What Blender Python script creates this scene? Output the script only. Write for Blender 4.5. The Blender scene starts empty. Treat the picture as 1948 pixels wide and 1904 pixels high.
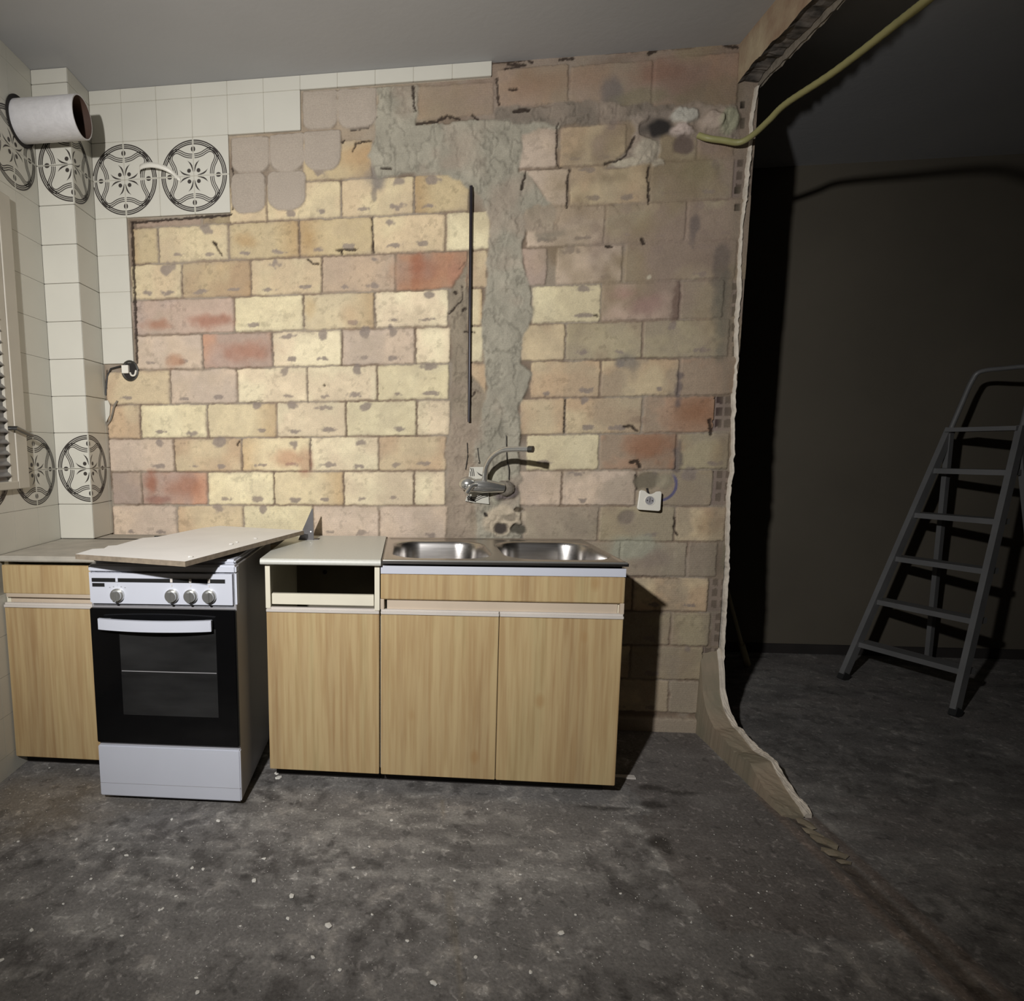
import bpy, bmesh, math, random
import numpy as np
from mathutils import Vector, Matrix
PI = math.pi
SC = bpy.context.scene
COL = SC.collection
rng = random.Random(7)

# ------------------------------------------------------------------ camera
F_PX, CX, CY = 1163.46, 644.55, 1000.59          # in pixels of the 1948 x 1904 frame
PITCH, ROLL, YAW = 0.1252, -0.0080, 0.1102
CAM = np.array([1.1808, -2.6278, 1.2044])
_F = np.array([-math.sin(YAW)*math.cos(PITCH), math.cos(YAW)*math.cos(PITCH), -math.sin(PITCH)])
_R0 = np.array([math.cos(YAW), math.sin(YAW), 0.0]); _U0 = np.cross(_R0, _F)
_R = _R0*math.cos(ROLL)+_U0*math.sin(ROLL); _U = -_R0*math.sin(ROLL)+_U0*math.cos(ROLL)
def at(u, v, ax, val):
    """world point where the sight line of a photo pixel meets the plane  axis = val"""
    d = _F+_R*(u-CX)/F_PX-_U*(v-CY)/F_PX
    return CAM+d*((val-CAM[ax])/d[ax])
def W(u, v):
    p = at(u, v, 1, 0.0); return p[0], p[2]
cd = bpy.data.cameras.new('camera'); cam = bpy.data.objects.new('camera', cd); COL.objects.link(cam)
M = Matrix(((_R[0], _U[0], -_F[0]), (_R[1], _U[1], -_F[1]), (_R[2], _U[2], -_F[2])))
cam.matrix_world = Matrix.Translation(Vector(CAM)) @ M.to_4x4()
cd.sensor_fit = 'HORIZONTAL'; cd.sensor_width = 36.0
cd.lens = F_PX/1948.0*36.0
cd.shift_x = (974.0-CX)/1948.0
cd.shift_y = (CY-952.0)/1948.0
cd.clip_start = 0.05
SC.camera = cam

# ------------------------------------------------------------------ world, lamp, exposure
wd = bpy.data.worlds.new('world'); SC.world = wd; wd.use_nodes = True
wd.node_tree.nodes['Background'].inputs[0].default_value = (0.6, 0.65, 0.8, 1)
wd.node_tree.nodes['Background'].inputs[1].default_value = 0.0
LAMP = Vector((0.50, -2.85, 1.88))
ld = bpy.data.lights.new('work_lamp', 'SPOT'); lamp = bpy.data.objects.new('work_lamp', ld); COL.objects.link(lamp)
lamp.location = LAMP
lamp.rotation_euler = (Vector((1.03, 0.0, 1.28))-LAMP).to_track_quat('-Z', 'Y').to_euler()
ld.energy = 315; ld.color = (1.0, 0.985, 0.97); ld.spot_size = math.radians(101); ld.spot_blend = 1.0
ld.shadow_soft_size = 0.035
SC.view_settings.view_transform = 'Standard'; SC.view_settings.look = 'None'
SC.view_settings.exposure = 0.0; SC.view_settings.gamma = 1.0; SC.view_settings.use_curve_mapping = False

# ------------------------------------------------------------------ material helpers
def s2l(c):
    c = c/255.0
    return c/12.92 if c <= 0.04045 else ((c+0.055)/1.055)**2.4
def rgb(r, g, b): return (s2l(r), s2l(g), s2l(b), 1.0)
def arr(r, g, b): return np.array([s2l(r), s2l(g), s2l(b)])
def new_mat(name):
    m = bpy.data.materials.new(name); m.use_nodes = True
    return m, m.node_tree.nodes, m.node_tree.links, m.node_tree.nodes['Principled BSDF']
def mat(name, c, rough=0.6, metal=0.0, var=0.12, scale=8.0, bump=0.0, bscale=60.0, c2=None, stretch=(1,1,1), spec=0.5, fine=0.0):
    m, N, L, P = new_mat(name)
    P.inputs['Roughness'].default_value = rough; P.inputs['Metallic'].default_value = metal
    P.inputs['Specular IOR Level'].default_value = spec
    tc = N.new('ShaderNodeTexCoord'); mp = N.new('ShaderNodeMapping'); mp.inputs['Scale'].default_value = stretch
    L.new(tc.outputs['Object'], mp.inputs['Vector'])
    nz = N.new('ShaderNodeTexNoise'); nz.inputs['Scale'].default_value = scale; nz.inputs['Detail'].default_value = 6
    L.new(mp.outputs[0], nz.inputs['Vector'])
    rp = N.new('ShaderNodeValToRGB'); rp.color_ramp.elements[0].position = 0.3; rp.color_ramp.elements[1].position = 0.7
    a = tuple(min(1, x*(1-var)) for x in c[:3])+(1,)
    b = c2 if c2 else tuple(min(1, x*(1+var)) for x in c[:3])+(1,)
    rp.color_ramp.elements[0].color = a; rp.color_ramp.elements[1].color = b
    L.new(nz.outputs['Fac'], rp.inputs['Fac']); L.new(rp.outputs[0], P.inputs['Base Color'])
    if bump:
        n2 = N.new('ShaderNodeTexNoise'); n2.inputs['Scale'].default_value = bscale; n2.inputs['Detail'].default_value = 5
        L.new(mp.outputs[0], n2.inputs['Vector'])
        bp = N.new('ShaderNodeBump'); bp.inputs['Strength'].default_value = bump; bp.inputs['Distance'].default_value = 0.004
        L.new(n2.outputs['Fac'], bp.inputs['Height']); L.new(bp.outputs[0], P.inputs['Normal'])
    return m
def vcol_mat(name, rough, fscale, famt, bump, bscale, stri=False, fleck=0):
    """albedo comes from the mesh's own colour attribute, broken up by fine procedural grain"""
    m, N, L, P = new_mat(name)
    P.inputs['Roughness'].default_value = rough; P.inputs['Specular IOR Level'].default_value = 0.25
    at_ = N.new('ShaderNodeAttribute'); at_.attribute_name = 'albedo'
    tc = N.new('ShaderNodeTexCoord')
    nz = N.new('ShaderNodeTexNoise'); nz.inputs['Scale'].default_value = fscale; nz.inputs['Detail'].default_value = 8
    nz.inputs['Roughness'].default_value = 0.7
    L.new(tc.outputs['Object'], nz.inputs['Vector'])
    mr = N.new('ShaderNodeMapRange'); mr.inputs['From Min'].default_value = 0.3; mr.inputs['From Max'].default_value = 0.7
    mr.inputs['To Min'].default_value = 1-famt; mr.inputs['To Max'].default_value = 1+famt
    L.new(nz.outputs['Fac'], mr.inputs['Value'])
    mx = N.new('ShaderNodeVectorMath'); mx.operation = 'SCALE'
    L.new(at_.outputs['Color'], mx.inputs[0]); L.new(mr.outputs[0], mx.inputs['Scale'])
    out = mx.outputs[0]
    if fleck:
        for sc_, lo_, hi_, mul in ((28, .60, .68, 1.75), (75, .62, .68, 1.9), (18, .40, .33, .62)):
            f1 = N.new('ShaderNodeTexNoise'); f1.inputs['Scale'].default_value = sc_; f1.inputs['Detail'].default_value = 5; f1.inputs['Distortion'].default_value = .8
            L.new(tc.outputs['Object'], f1.inputs['Vector'])
            m1 = N.new('ShaderNodeMapRange'); m1.inputs['From Min'].default_value = lo_; m1.inputs['From Max'].default_value = hi_
            m1.inputs['To Min'].default_value = 1; m1.inputs['To Max'].default_value = 1+(mul-1)*fleck
            L.new(f1.outputs['Fac'], m1.inputs['Value'])
            s1 = N.new('ShaderNodeVectorMath'); s1.operation = 'SCALE'; L.new(out, s1.inputs[0]); L.new(m1.outputs[0], s1.inputs['Scale']); out = s1.outputs[0]
    L.new(out, P.inputs['Base Color'])
    n2 = N.new('ShaderNodeTexNoise'); n2.inputs['Scale'].default_value = bscale; n2.inputs['Detail'].default_value = 8
    n2.inputs['Roughness'].default_value = 0.65
    L.new(tc.outputs['Object'], n2.inputs['Vector'])
    bp = N.new('ShaderNodeBump'); bp.inputs['Strength'].default_value = bump; bp.inputs['Distance'].default_value = 0.004
    h = n2.outputs['Fac']
    if stri:
        wv = N.new('ShaderNodeTexWave'); wv.bands_direction = 'Z'; wv.inputs['Scale'].default_value = 38
        wv.inputs['Distortion'].default_value = 1.5; wv.inputs['Detail'].default_value = 2
        L.new(tc.outputs['Object'], wv.inputs['Vector'])
        ad = N.new('ShaderNodeMath'); ad.operation = 'MULTIPLY_ADD'; ad.inputs[1].default_value = 0.16
        L.new(wv.outputs['Fac'], ad.inputs[0]); L.new(h, ad.inputs[2]); h = ad.outputs[0]
    L.new(h, bp.inputs['Height']); L.new(bp.outputs[0], P.inputs['Normal'])
    return m
def wood_mat(name, off=0.0):
    m, N, L, P = new_mat(name)
    P.inputs['Roughness'].default_value = 0.45; P.inputs['Specular IOR Level'].default_value = 0.3
    tc = N.new('ShaderNodeTexCoord'); mp = N.new('ShaderNodeMapping')
    mp.inputs['Scale'].default_value = (1, 1, 0.045); mp.inputs['Location'].default_value = (off, 0, off)
    L.new(tc.outputs['Object'], mp.inputs['Vector'])
    def ramp(sc, det, pts):
        nz = N.new('ShaderNodeTexNoise'); nz.inputs['Scale'].default_value = sc; nz.inputs['Detail'].default_value = det
        nz.inputs['Roughness'].default_value = 0.6
        L.new(mp.outputs[0], nz.inputs['Vector'])
        r = N.new('ShaderNodeValToRGB'); r.color_ramp.elements.remove(r.color_ramp.elements[0])
        r.color_ramp.elements[0].position = pts[0][0]; r.color_ramp.elements[0].color = pts[0][1]
        for p, c in pts[1:]:
            e = r.color_ramp.elements.new(p); e.color = c
        L.new(nz.outputs['Fac'], r.inputs['Fac']); return r.outputs[0]
    A = ramp(13, 3, [(0.32, rgb(160, 134, 98)), (0.45, rgb(180, 155, 114)), (0.55, rgb(188, 165, 122)), (0.68, rgb(172, 156, 114))])
    B = ramp(70, 2, [(0.35, rgb(160, 128, 88)), (0.6, rgb(192, 170, 128))])
    mx = N.new('ShaderNodeMix'); mx.data_type = 'RGBA'; mx.inputs[0].default_value = 0.42
    L.new(A, mx.inputs[6]); L.new(B, mx.inputs[7])
    # a few knots
    vo = N.new('ShaderNodeTexVoronoi'); vo.inputs['Scale'].default_value = 3.1
    mp2 = N.new('ShaderNodeMapping'); mp2.inputs['Scale'].default_value = (1.3, 1, 0.8); mp2.inputs['Location'].default_value = (off*3+.4, 0, off)
    L.new(tc.outputs['Object'], mp2.inputs['Vector']); L.new(mp2.outputs[0], vo.inputs['Vector'])
    r2 = N.new('ShaderNodeValToRGB'); r2.color_ramp.elements[0].position = 0.03; r2.color_ramp.elements[0].color = (0.45,)*3+(1,)
    r2.color_ramp.elements[1].position = 0.085; r2.color_ramp.elements[1].color = (0, 0, 0, 1)
    L.new(vo.outputs['Distance'], r2.inputs['Fac'])
    m2 = N.new('ShaderNodeMix'); m2.data_type = 'RGBA'; m2.inputs[7].default_value = rgb(160, 120, 75)
    L.new(r2.outputs[0], m2.inputs[0]); L.new(mx.outputs[2], m2.inputs[6])
    L.new(m2.outputs[2], P.inputs['Base Color'])
    return m

m_ceil = mat('ceiling_paint', rgb(177, 177, 177), 0.9, var=0.05, scale=1.5, bump=0.15, bscale=40)
m_tile = mat('cream_glazed_tile', rgb(203, 200, 188), 0.32, var=0.03, scale=5)
m_grout = mat('tile_grout', rgb(172, 166, 150), 0.9, var=0.12, scale=20)
m_print = mat('dark_glaze_print', rgb(58, 53, 49), 0.4, var=0.1, scale=30)
m_plaster = mat('grey_wall_plaster', rgb(150, 142, 128), 0.9, var=0.12, scale=3, bump=0.2, bscale=30)
m_wplaster = mat('white_broken_plaster', rgb(205, 195, 180), 0.9, var=0.15, scale=30, bump=0.5, bscale=90)
m_bwall = mat('brown_dusty_brick', rgb(168, 140, 116), 0.9, var=0.25, scale=9, bump=0.6, bscale=50, c2=rgb(182, 168, 140))
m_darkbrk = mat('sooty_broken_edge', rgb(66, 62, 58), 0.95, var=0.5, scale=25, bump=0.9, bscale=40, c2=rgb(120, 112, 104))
m_wood = wood_mat('light_wood_laminate'); m_wood2 = wood_mat('light_wood_laminate_b', 1.7); m_wood3 = wood_mat('light_wood_laminate_c', 3.3)
m_wood4 = wood_mat('light_wood_laminate_d', 5.1)
m_beige = mat('beige_plastic_strip', rgb(196, 180, 160), 0.5, var=0.05)
m_strip = mat('pale_grey_strip', rgb(205, 198, 190), 0.35, var=0.05)
m_cream = mat('cream_chipboard', rgb(222, 216, 196), 0.5, var=0.04)
m_dark = mat('dark_recess', rgb(38, 34, 32), 0.9, var=0.2)
m_inside = mat('cabinet_inside', rgb(112, 106, 92), 0.8, var=0.08)
m_white = mat('white_enamel', rgb(200, 203, 213), 0.28, var=0.015)
m_side = mat('grey_enamel_side', rgb(150, 148, 150), 0.4, var=0.05)
m_black = mat('black_oven_glass', rgb(12, 12, 13), 0.09, var=0.1)
m_blackm = mat('black_print', rgb(14, 14, 14), 0.5, var=0.1)
m_glass = mat('oven_window_glass', rgb(40, 40, 40), 0.16, var=0.35, scale=4, stretch=(1, 1, 4))
m_chrome = mat('chrome', rgb(214, 214, 210), 0.24, 0.85, var=0.03)
m_dchrome = mat('satin_metal', rgb(120, 120, 118), 0.35, 1.0, var=0.1)
m_steel = mat('brushed_steel', rgb(186, 183, 180), 0.27, 1.0, var=0.15, scale=30, stretch=(0.4, 6, 6))
m_board = mat('white_melamine', rgb(240, 238, 234), 0.5, var=0.03)
m_boardedge = mat('raw_chipboard_edge', rgb(135, 122, 105), 0.85, var=0.2, scale=60)
m_topw = mat('pale_worktop', rgb(205, 205, 196), 0.4, var=0.05, scale=120)
m_topg = mat('dusty_grey_worktop', rgb(172, 166, 154), 0.8, var=0.14, scale=12, bump=0.2)
m_metal = mat('grey_sheet_metal', rgb(92, 90, 90), 0.45, 0.6, var=0.1)
m_socket = mat('white_plastic', rgb(224, 220, 208), 0.35, var=0.02)
m_duct = mat('white_duct_pipe', rgb(206, 204, 204), 0.5, var=0.06, scale=40, bump=0.4, bscale=110)
m_ductin = mat('duct_inside', rgb(78, 58, 48), 0.8, var=0.2)
m_conduit = mat('yellow_green_conduit', rgb(146, 143, 96), 0.5, var=0.12)
m_blackrod = mat('black_pipe', rgb(42, 38, 44), 0.3, 0.3, var=0.15, scale=30)
m_ladder = mat('aluminium', rgb(118, 118, 118), 0.5, 0.25, var=0.1)
m_pole = mat('pale_wood_pole', rgb(150, 140, 105), 0.7, var=0.1)
m_frame = mat('window_frame_paint', rgb(190, 184, 170), 0.5, var=0.04)
m_pane = mat('dusty_window_pane', rgb(120, 118, 116), 0.3, var=0.08)
m_chip = mat('plaster_chip', rgb(228, 225, 217), 0.9, var=0.15, scale=50)
m_wire = mat('dark_wire', rgb(40, 38, 36), 0.5, var=0.1)
m_mortar = mat('grey_mortar_lump', rgb(128, 120, 108), 0.95, var=0.25, scale=40, bump=0.8, bscale=90)
m_rubber = mat('black_rubber', rgb(30, 30, 30), 0.8, var=0.1)
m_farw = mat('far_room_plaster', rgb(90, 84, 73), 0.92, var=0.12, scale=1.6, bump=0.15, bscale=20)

# ------------------------------------------------------------------ object helpers
def link(name, me, m=None, parent=None, smooth=False):
    o = bpy.data.objects.new(name, me); COL.objects.link(o)
    if m is not None:
        for mm in (m if isinstance(m, (list, tuple)) else [m]): me.materials.append(mm)
    if smooth:
        for p in me.polygons: p.use_smooth = True
    if parent is not None: o.parent = parent
    return o
def tag(o, label=None, cat=None, group=None, kind=None):
    if label: o['label'] = label
    if cat: o['category'] = cat
    if group: o['group'] = group
    if kind: o['kind'] = kind
    return o
def thing(name, label, cat, loc=(0, 0, 0), rz=0.0, group=None):
    o = bpy.data.objects.new(name, None); COL.objects.link(o); o.location = loc; o.rotation_euler = (0, 0, rz)
    o.empty_display_size = 0.05
    return tag(o, label, cat, group)
class MB:
    """collects shapes into one bmesh"""
    def __init__(s): s.bm = bmesh.new()
    def box(s, x0, x1, y0, y1, z0, z1, mi=0, bev=0.0):
        b = bmesh.new(); bmesh.ops.create_cube(b, size=1)
        for v in b.verts:
            v.co = Vector(((x0+x1)/2+v.co.x*(x1-x0), (y0+y1)/2+v.co.y*(y1-y0), (z0+z1)/2+v.co.z*(z1-z0)))
        if bev: bmesh.ops.bevel(b, geom=b.edges[:], offset=bev, segments=2, affect='EDGES')
        s.merge(b, mi); return s
    def merge(s, b, mi=0):
        for f in b.faces: f.material_index = mi
        t = bpy.data.meshes.new('t'); b.to_mesh(t); b.free(); s.bm.from_mesh(t); bpy.data.meshes.remove(t)
    def cyl(s, p0, p1, r0, r1=None, n=24, mi=0, caps=True):
        r1 = r0 if r1 is None else r1
        p0 = Vector(p0); p1 = Vector(p1); d = p1-p0
        b = bmesh.new()
        bmesh.ops.create_cone(b, cap_ends=caps, segments=n, radius1=r0, radius2=r1, depth=d.length)
        Mx = Matrix.Translation((p0+p1)/2) @ d.to_track_quat('Z', 'Y').to_matrix().to_4x4()
        bmesh.ops.transform(b, matrix=Mx, verts=b.verts[:]); s.merge(b, mi); return s
    def ball(s, c, r, sx=1, sy=1, sz=1, n=12, mi=0):
        b = bmesh.new(); bmesh.ops.create_uvsphere(b, u_segments=n*2, v_segments=n, radius=r)
        for v in b.verts: v.co = Vector((c[0]+v.co.x*sx, c[1]+v.co.y*sy, c[2]+v.co.z*sz))
        s.merge(b, mi); return s
    def tube(s, pts, r, n=12, mi=0, rs=None):
        pts = [Vector(p) for p in pts]; rings = []
        up = Vector((0, 0, 1))
        for i, p in enumerate(pts):
            t = (pts[min(i+1, len(pts)-1)]-pts[max(i-1, 0)]).normalized()
            a = t.cross(up)
            if a.length < 1e-3: a = t.cross(Vector((0, 1, 0)))
            a.normalize(); b = t.cross(a).normalized()
            rr = rs[i] if rs else r
            rings.append([s.bm.verts.new(p+a*math.cos(2*PI*k/n)*rr+b*math.sin(2*PI*k/n)*rr) for k in range(n)])
        for i in range(len(rings)-1):
            for k in range(n):
                f = s.bm.faces.new((rings[i][k], rings[i][(k+1) % n], rings[i+1][(k+1) % n], rings[i+1][k])); f.material_index = mi
        for rg in (rings[0][::-1], rings[-1]):
            f = s.bm.faces.new(rg); f.material_index = mi
        return s
    def prism(s, poly, axis, a, b, mi=0):
        """poly of 2-D points extruded along an axis ('x': (y,z), 'y': (x,z), 'z': (x,y))"""
        def P(q, t):
            return {'x': (t, q[0], q[1]), 'y': (q[0], t, q[1]), 'z': (q[0], q[1], t)}[axis]
        A = [s.bm.verts.new(P(q, a)) for q in poly]; B = [s.bm.verts.new(P(q, b)) for q in poly]
        n = len(poly)
        for k in range(n):
            f = s.bm.faces.new((A[k], A[(k+1) % n], B[(k+1) % n], B[k])); f.material_index = mi
        for L_ in (A[::-1], B):
            f = s.bm.faces.new(L_); f.material_index = mi
        return s
    def build(s, name, m, parent=None, smooth=False, bevel=0.0, keep=False):
        bmesh.ops.recalc_face_normals(s.bm, faces=s.bm.faces[:])
        me = bpy.data.meshes.new(name); s.bm.to_mesh(me); s.bm.free()
        o = link(name, me, m, parent)
        if smooth:
            for p in me.polygons: p.use_smooth = True
            es = o.modifiers.new('s', 'EDGE_SPLIT'); es.split_angle = math.radians(40)
        if bevel:
            bv = o.modifiers.new('b', 'BEVEL'); bv.width = bevel; bv.segments = 2; bv.limit_method = 'ANGLE'
        return o
def bez(pts, n=10):
    """Catmull-Rom through the points"""
    P = [Vector(p) for p in pts]; P = [P[0]*2-P[1]]+P+[P[-1]*2-P[-2]]; out = []
    for i in range(1, len(P)-2):
        for k in range(n):
            t = k/n
            out.append(0.5*((2*P[i])+(-P[i-1]+P[i+1])*t+(2*P[i-1]-5*P[i]+4*P[i+1]-P[i+2])*t*t+(-P[i-1]+3*P[i]-3*P[i+1]+P[i+2])*t**3))
    out.append(P[-2]); return out

# ------------------------------------------------------------------ numpy noise
_lat = {}
def vn(x, y, seed=0):
    if seed not in _lat: _lat[seed] = np.random.RandomState(seed).rand(256, 256)
    T = _lat[seed]; xi = np.floor(x).astype(int); yi = np.floor(y).astype(int); fx = x-xi; fy = y-yi
    fx = fx*fx*(3-2*fx); fy = fy*fy*(3-2*fy)
    a = T[xi % 256, yi % 256]; b = T[(xi+1) % 256, yi % 256]; c = T[xi % 256, (yi+1) % 256]; d = T[(xi+1) % 256, (yi+1) % 256]
    return (a*(1-fx)+b*fx)*(1-fy)+(c*(1-fx)+d*fx)*fy
def fbm(x, y, f, seed=0, o=4):
    s = 0; a = 1; t = 0
    for i in range(o):
        s = s+a*vn(x*f+i*17.3, y*f+i*9.1, seed+i); t += a; a *= 0.55; f *= 2.03
    return s/t
def sst(e0, e1, x):
    t = np.clip((x-e0)/(e1-e0), 0, 1); return t*t*(3-2*t)
def inpoly(px, py, poly):
    r = np.zeros(px.shape, bool); n = len(poly)
    for i in range(n):
        x0, y0 = poly[i]; x1, y1 = poly[(i+1) % n]
        if y0 == y1: continue
        c = ((y0 > py) != (y1 > py)) & (px < (x1-x0)*(py-y0)/(y1-y0)+x0)
        r ^= c
    return r
def grid_mesh(name, xs, ys, fn, m, keep=None):
    """fn(i-array) returns vertex coords for the (nx, ny) grid; keep = boolean mask of cells"""
    nx, ny = len(xs), len(ys)
    co, colr = fn
    me = bpy.data.meshes.new(name)
    idx = np.arange(nx*ny).reshape(nx, ny)
    q = np.stack([idx[:-1, :-1], idx[1:, :-1], idx[1:, 1:], idx[:-1, 1:]], -1)
    if keep is not None: q = q[keep]
    q = q.reshape(-1, 4)
    me.vertices.add(nx*ny); me.vertices.foreach_set('co', co.reshape(-1).astype(np.float32))
    me.loops.add(q.size); me.loops.foreach_set('vertex_index', q.reshape(-1).astype(np.int32))
    me.polygons.add(len(q)); me.polygons.foreach_set('loop_start', (np.arange(len(q))*4).astype(np.int32))
    me.polygons.foreach_set('loop_total', np.full(len(q), 4, np.int32))
    me.polygons.foreach_set('use_smooth', np.ones(len(q), bool))
    me.update(); me.validate()
    if colr is not None:
        a = me.attributes.new('albedo', 'FLOAT_COLOR', 'POINT')
        c4 = np.concatenate([np.clip(colr, 0, 1), np.ones(colr.shape[:2]+(1,))], -1)
        a.data.foreach_set('color', c4.reshape(-1).astype(np.float32))
    return link(name, me, m)

# ================================================================== SETTING
H = 2.685; XL = -0.29; XC = -0.1395; YC = -0.178; ZT = 2.631
XR = 2.41                        # kitchen side of the demolished partition
YF = 1.10; XFAR = 5.6; YB = -4.4

# ---- back brick wall --------------------------------------------------
def back_wall():
    dx = 0.0042
    xs = np.arange(-0.145, 2.484, dx); zs = np.arange(-0.01, H+0.004, dx)
    X, Z = np.meshgrid(xs, zs, indexing='ij')
    n1 = fbm(X, Z, 22, 1, 4)-0.5; n2 = fbm(X, Z, 22, 5, 4)-0.5
    n3 = fbm(X, Z, 90, 3, 3)-0.5; n4 = fbm(X, Z, 90, 7, 3)-0.5
    Xw = X+n1*0.007+n3*0.006; Zw = Z+n2*0.008+n4*0.006
    lo = fbm(X, Z, 3.0, 9, 4); mid = fbm(X, Z, 11, 13, 4); fine = fbm(X, Z, 60, 17, 3)
    # mortar
    C = arr(134, 118, 102)*(0.66+0.6*mid)[..., None]
    Hh = 0.0+0.004*(mid-0.5)+0.003*(fine-0.5)
    gm = sst(0.45, 0.62, fbm(X, Z, 6, 21, 3))[..., None]
    C = C*(1-gm*.8)+arr(156, 146, 132)*gm*.8
    pal = {'c': ((236, 222, 186), (232, 212, 178)), 'y': ((232, 219, 180), (228, 213, 172)), 'o': ((222, 205, 167), (204, 176, 134)),
           'p': ((214, 192, 168), (204, 184, 164)), 'r': ((200, 154, 126), (182, 156, 140)), 't': ((212, 192, 156), (200, 172, 138)),
           'm': ((190, 166, 148), (176, 156, 142)), 'g': ((180, 167, 137), (167, 150, 124)), 'b': ((158, 140, 116), (170, 142, 114)),
           'R': ((174, 145, 121), (154, 116, 90)), 'n': ((168, 155, 134), (160, 145, 126))}  # tones bake in light falloff: mostly-left types lifted, mostly-right types lowered
    def desat(c, k):
        l = c[0]*.3+c[1]*.55+c[2]*.15; return tuple(l+(x-l)*k for x in c)
    pal = {k: (desat(a, .95), desat(b, .92)) for k, (a, b) in pal.items()}
    Z0, MZ, MB_ = 2.1412, 0.1474, 0.3005
    bricks = []
    def course(k, v, items):
        """items: (u0,u1,type) with photo pixels along the course"""
        z1 = Z0-MZ*k; z0 = z1-MZ
        for u0, u1, t in items: bricks.append((W(u0, v)[0], W(u1, v)[0], z0, z1, t))
    course(-1, 370, [(436, 508, 'c'), (508, 649, 'c'), (649, 788, 'c'), (788, 893, 'o'), (985, 1082, 'p'), (1082, 1235, 't'), (1235, 1398, 'g')])
    course(-2, 298, [(575, 709, 'o'), (985, 1060, 'p'), (1063, 1190, 't'), (1250, 1325, 'g'), (1325, 1396, 'R')])
    course(0, 460, [(250, 302, 'o'), (302, 436, 'c'), (436, 570, 'o'), (570, 709, 'o'), (709, 848, 'c'), (848, 932, 'y'), (1000, 1148, 'p'), (1148, 1303, 'g'), (1303, 1412, 'g')])
    course(1, 525, [(250, 347, 'c'), (347, 478, 't'), (478, 613, 'c'), (613, 753, 'p'), (753, 890, 'r'), (890, 927, 't'), (985, 1040, 'm'), (1056, 1183, 'p'), (1186, 1398, 'g')])
    course(2, 590, [(252, 446, 'm'), (446, 578, 'y'), (578, 713, 'o'), (713, 854, 'c'), (893, 918, 'o'), (1010, 1143, 'y'), (1143, 1292, 'm'), (1292, 1375, 'g')])
    course(3, 660, [(258, 386, 'p'), (386, 519, 'r'), (519, 651, 'c'), (651, 790, 'p'), (790, 858, 'c'), (893, 920, 'y'), (990, 1075, 't'), (1075, 1221, 'g'), (1221, 1385, 'g')])
    course(4, 732, [(202, 325, 't'), (325, 452, 'p'), (452, 585, 'c'), (585, 718, 'c'), (718, 855, 'y'), (893, 925, 't'), (1008, 1141, 't'), (1141, 1290, 't'), (1290, 1402, 'R')])
    course(5, 800, [(205, 268, 't'), (268, 395, 'y'), (395, 527, 'o'), (527, 659, 'c'), (659, 793, 'y'), (793, 857, 'c'), (893, 910, 'y'), (988, 1074, 't'), (1074, 1221, 't'), (1221, 1362, 'R')])
    course(6, 865, [(209, 332, 'p'), (332, 461, 't'), (461, 591, 'o'), (591, 721, 'c'), (721, 850, 't'), (1000, 1139, 'y'), (1139, 1286, 'R'), (1286, 1386, 'g')])
    course(7, 928, [(214, 271, 'm'), (271, 396, 'r'), (396, 522, 'y'), (522, 654, 'o'), (654, 788, 'c'), (788, 848, 'c'), (985, 1068, 'p'), (1068, 1210, 'p'), (1210, 1355, 'g')])
    course(8, 995, [(216, 339, 'p'), (339, 464, 't'), (464, 596, 'y'), (596, 722, 'p'), (722, 857, 'p'), (857, 925, 'b'), (995, 1138, 'n'), (1138, 1283, 'g'), (1283, 1380, 't')])
    course(9, 1062, [(220, 400, 'p'), (400, 530, 't'), (530, 660, 'g'), (660, 800, 'p'), (800, 930, 'n'), (930, 1060, 'n'), (1060, 1180, 'n'), (1180, 1306, 'n'), (1306, 1364, 'n')])
    course(10, 1130, [(220, 470, 'g'), (470, 610, 'g'), (610, 760, 't'), (760, 900, 't'), (900, 1050, 't'), (1050, 1203, 't'), (1203, 1347, 't')])
    course(11, 1196, [(220, 400, 'g'), (400, 550, 'g'), (550, 690, 't'), (690, 840, 't'), (840, 980, 't'), (980, 1130, 't'), (1130, 1275, 'g'), (1275, 1350, 'g')])
    course(12, 1260, [(220, 470, 'g'), (470, 620, 't'), (620, 760, 't'), (760, 910, 't'), (910, 1060, 't'), (1060, 1198, 't'), (1198, 1337, 'g')])
    course(13, 1325, [(220, 400, 't'), (400, 550, 't'), (550, 690, 't'), (690, 840, 't'), (840, 980, 't'), (980, 1130, 't'), (1130, 1272, 't'), (1272, 1350, 'n')])
    def rect(u0, v0, u1, v1, t):
        a = W(u0, (v0+v1)/2)[0]; b = W(u1, (v0+v1)/2)[0]; c = W((u0+u1)/2, v1)[1]; d = W((u0+u1)/2, v0)[1]
        bricks.append((a, b, c, d, t))
    rect(792, 160, 940, 226, 'b'); rect(945, 127, 1082, 202, 'b'); rect(1084, 120, 1240, 203, 'b'); rect(1242, 105, 1404, 214, 'R')
    rect(258, 417, 385, 432, 'm'); rect(385, 412, 440, 428, 'g')
    R2 = random.Random(3)
    smudge = []
    for (x0, x1, z0, z1, t) in bricks:
        g = 0.0026; pad = 0.03
        i0, i1 = np.searchsorted(xs, [x0-pad, x1+pad]); j0, j1 = np.searchsorted(zs, [z0-pad, z1+pad])
        if i1 <= i0 or j1 <= j0: continue
        S = (slice(i0, i1), slice(j0, j1))
        xw, zw = Xw[S], Zw[S]
        # rounded rectangle signed distance (positive inside)
        cx, cz, hx, hz = (x0+x1)/2, (z0+z1)/2, (x1-x0)/2-g, (z1-z0)/2-g
        r = min(0.008, hx*0.8); qx = np.abs(xw-cx)-hx+r; qz = np.abs(zw-cz)-hz+r
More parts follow.
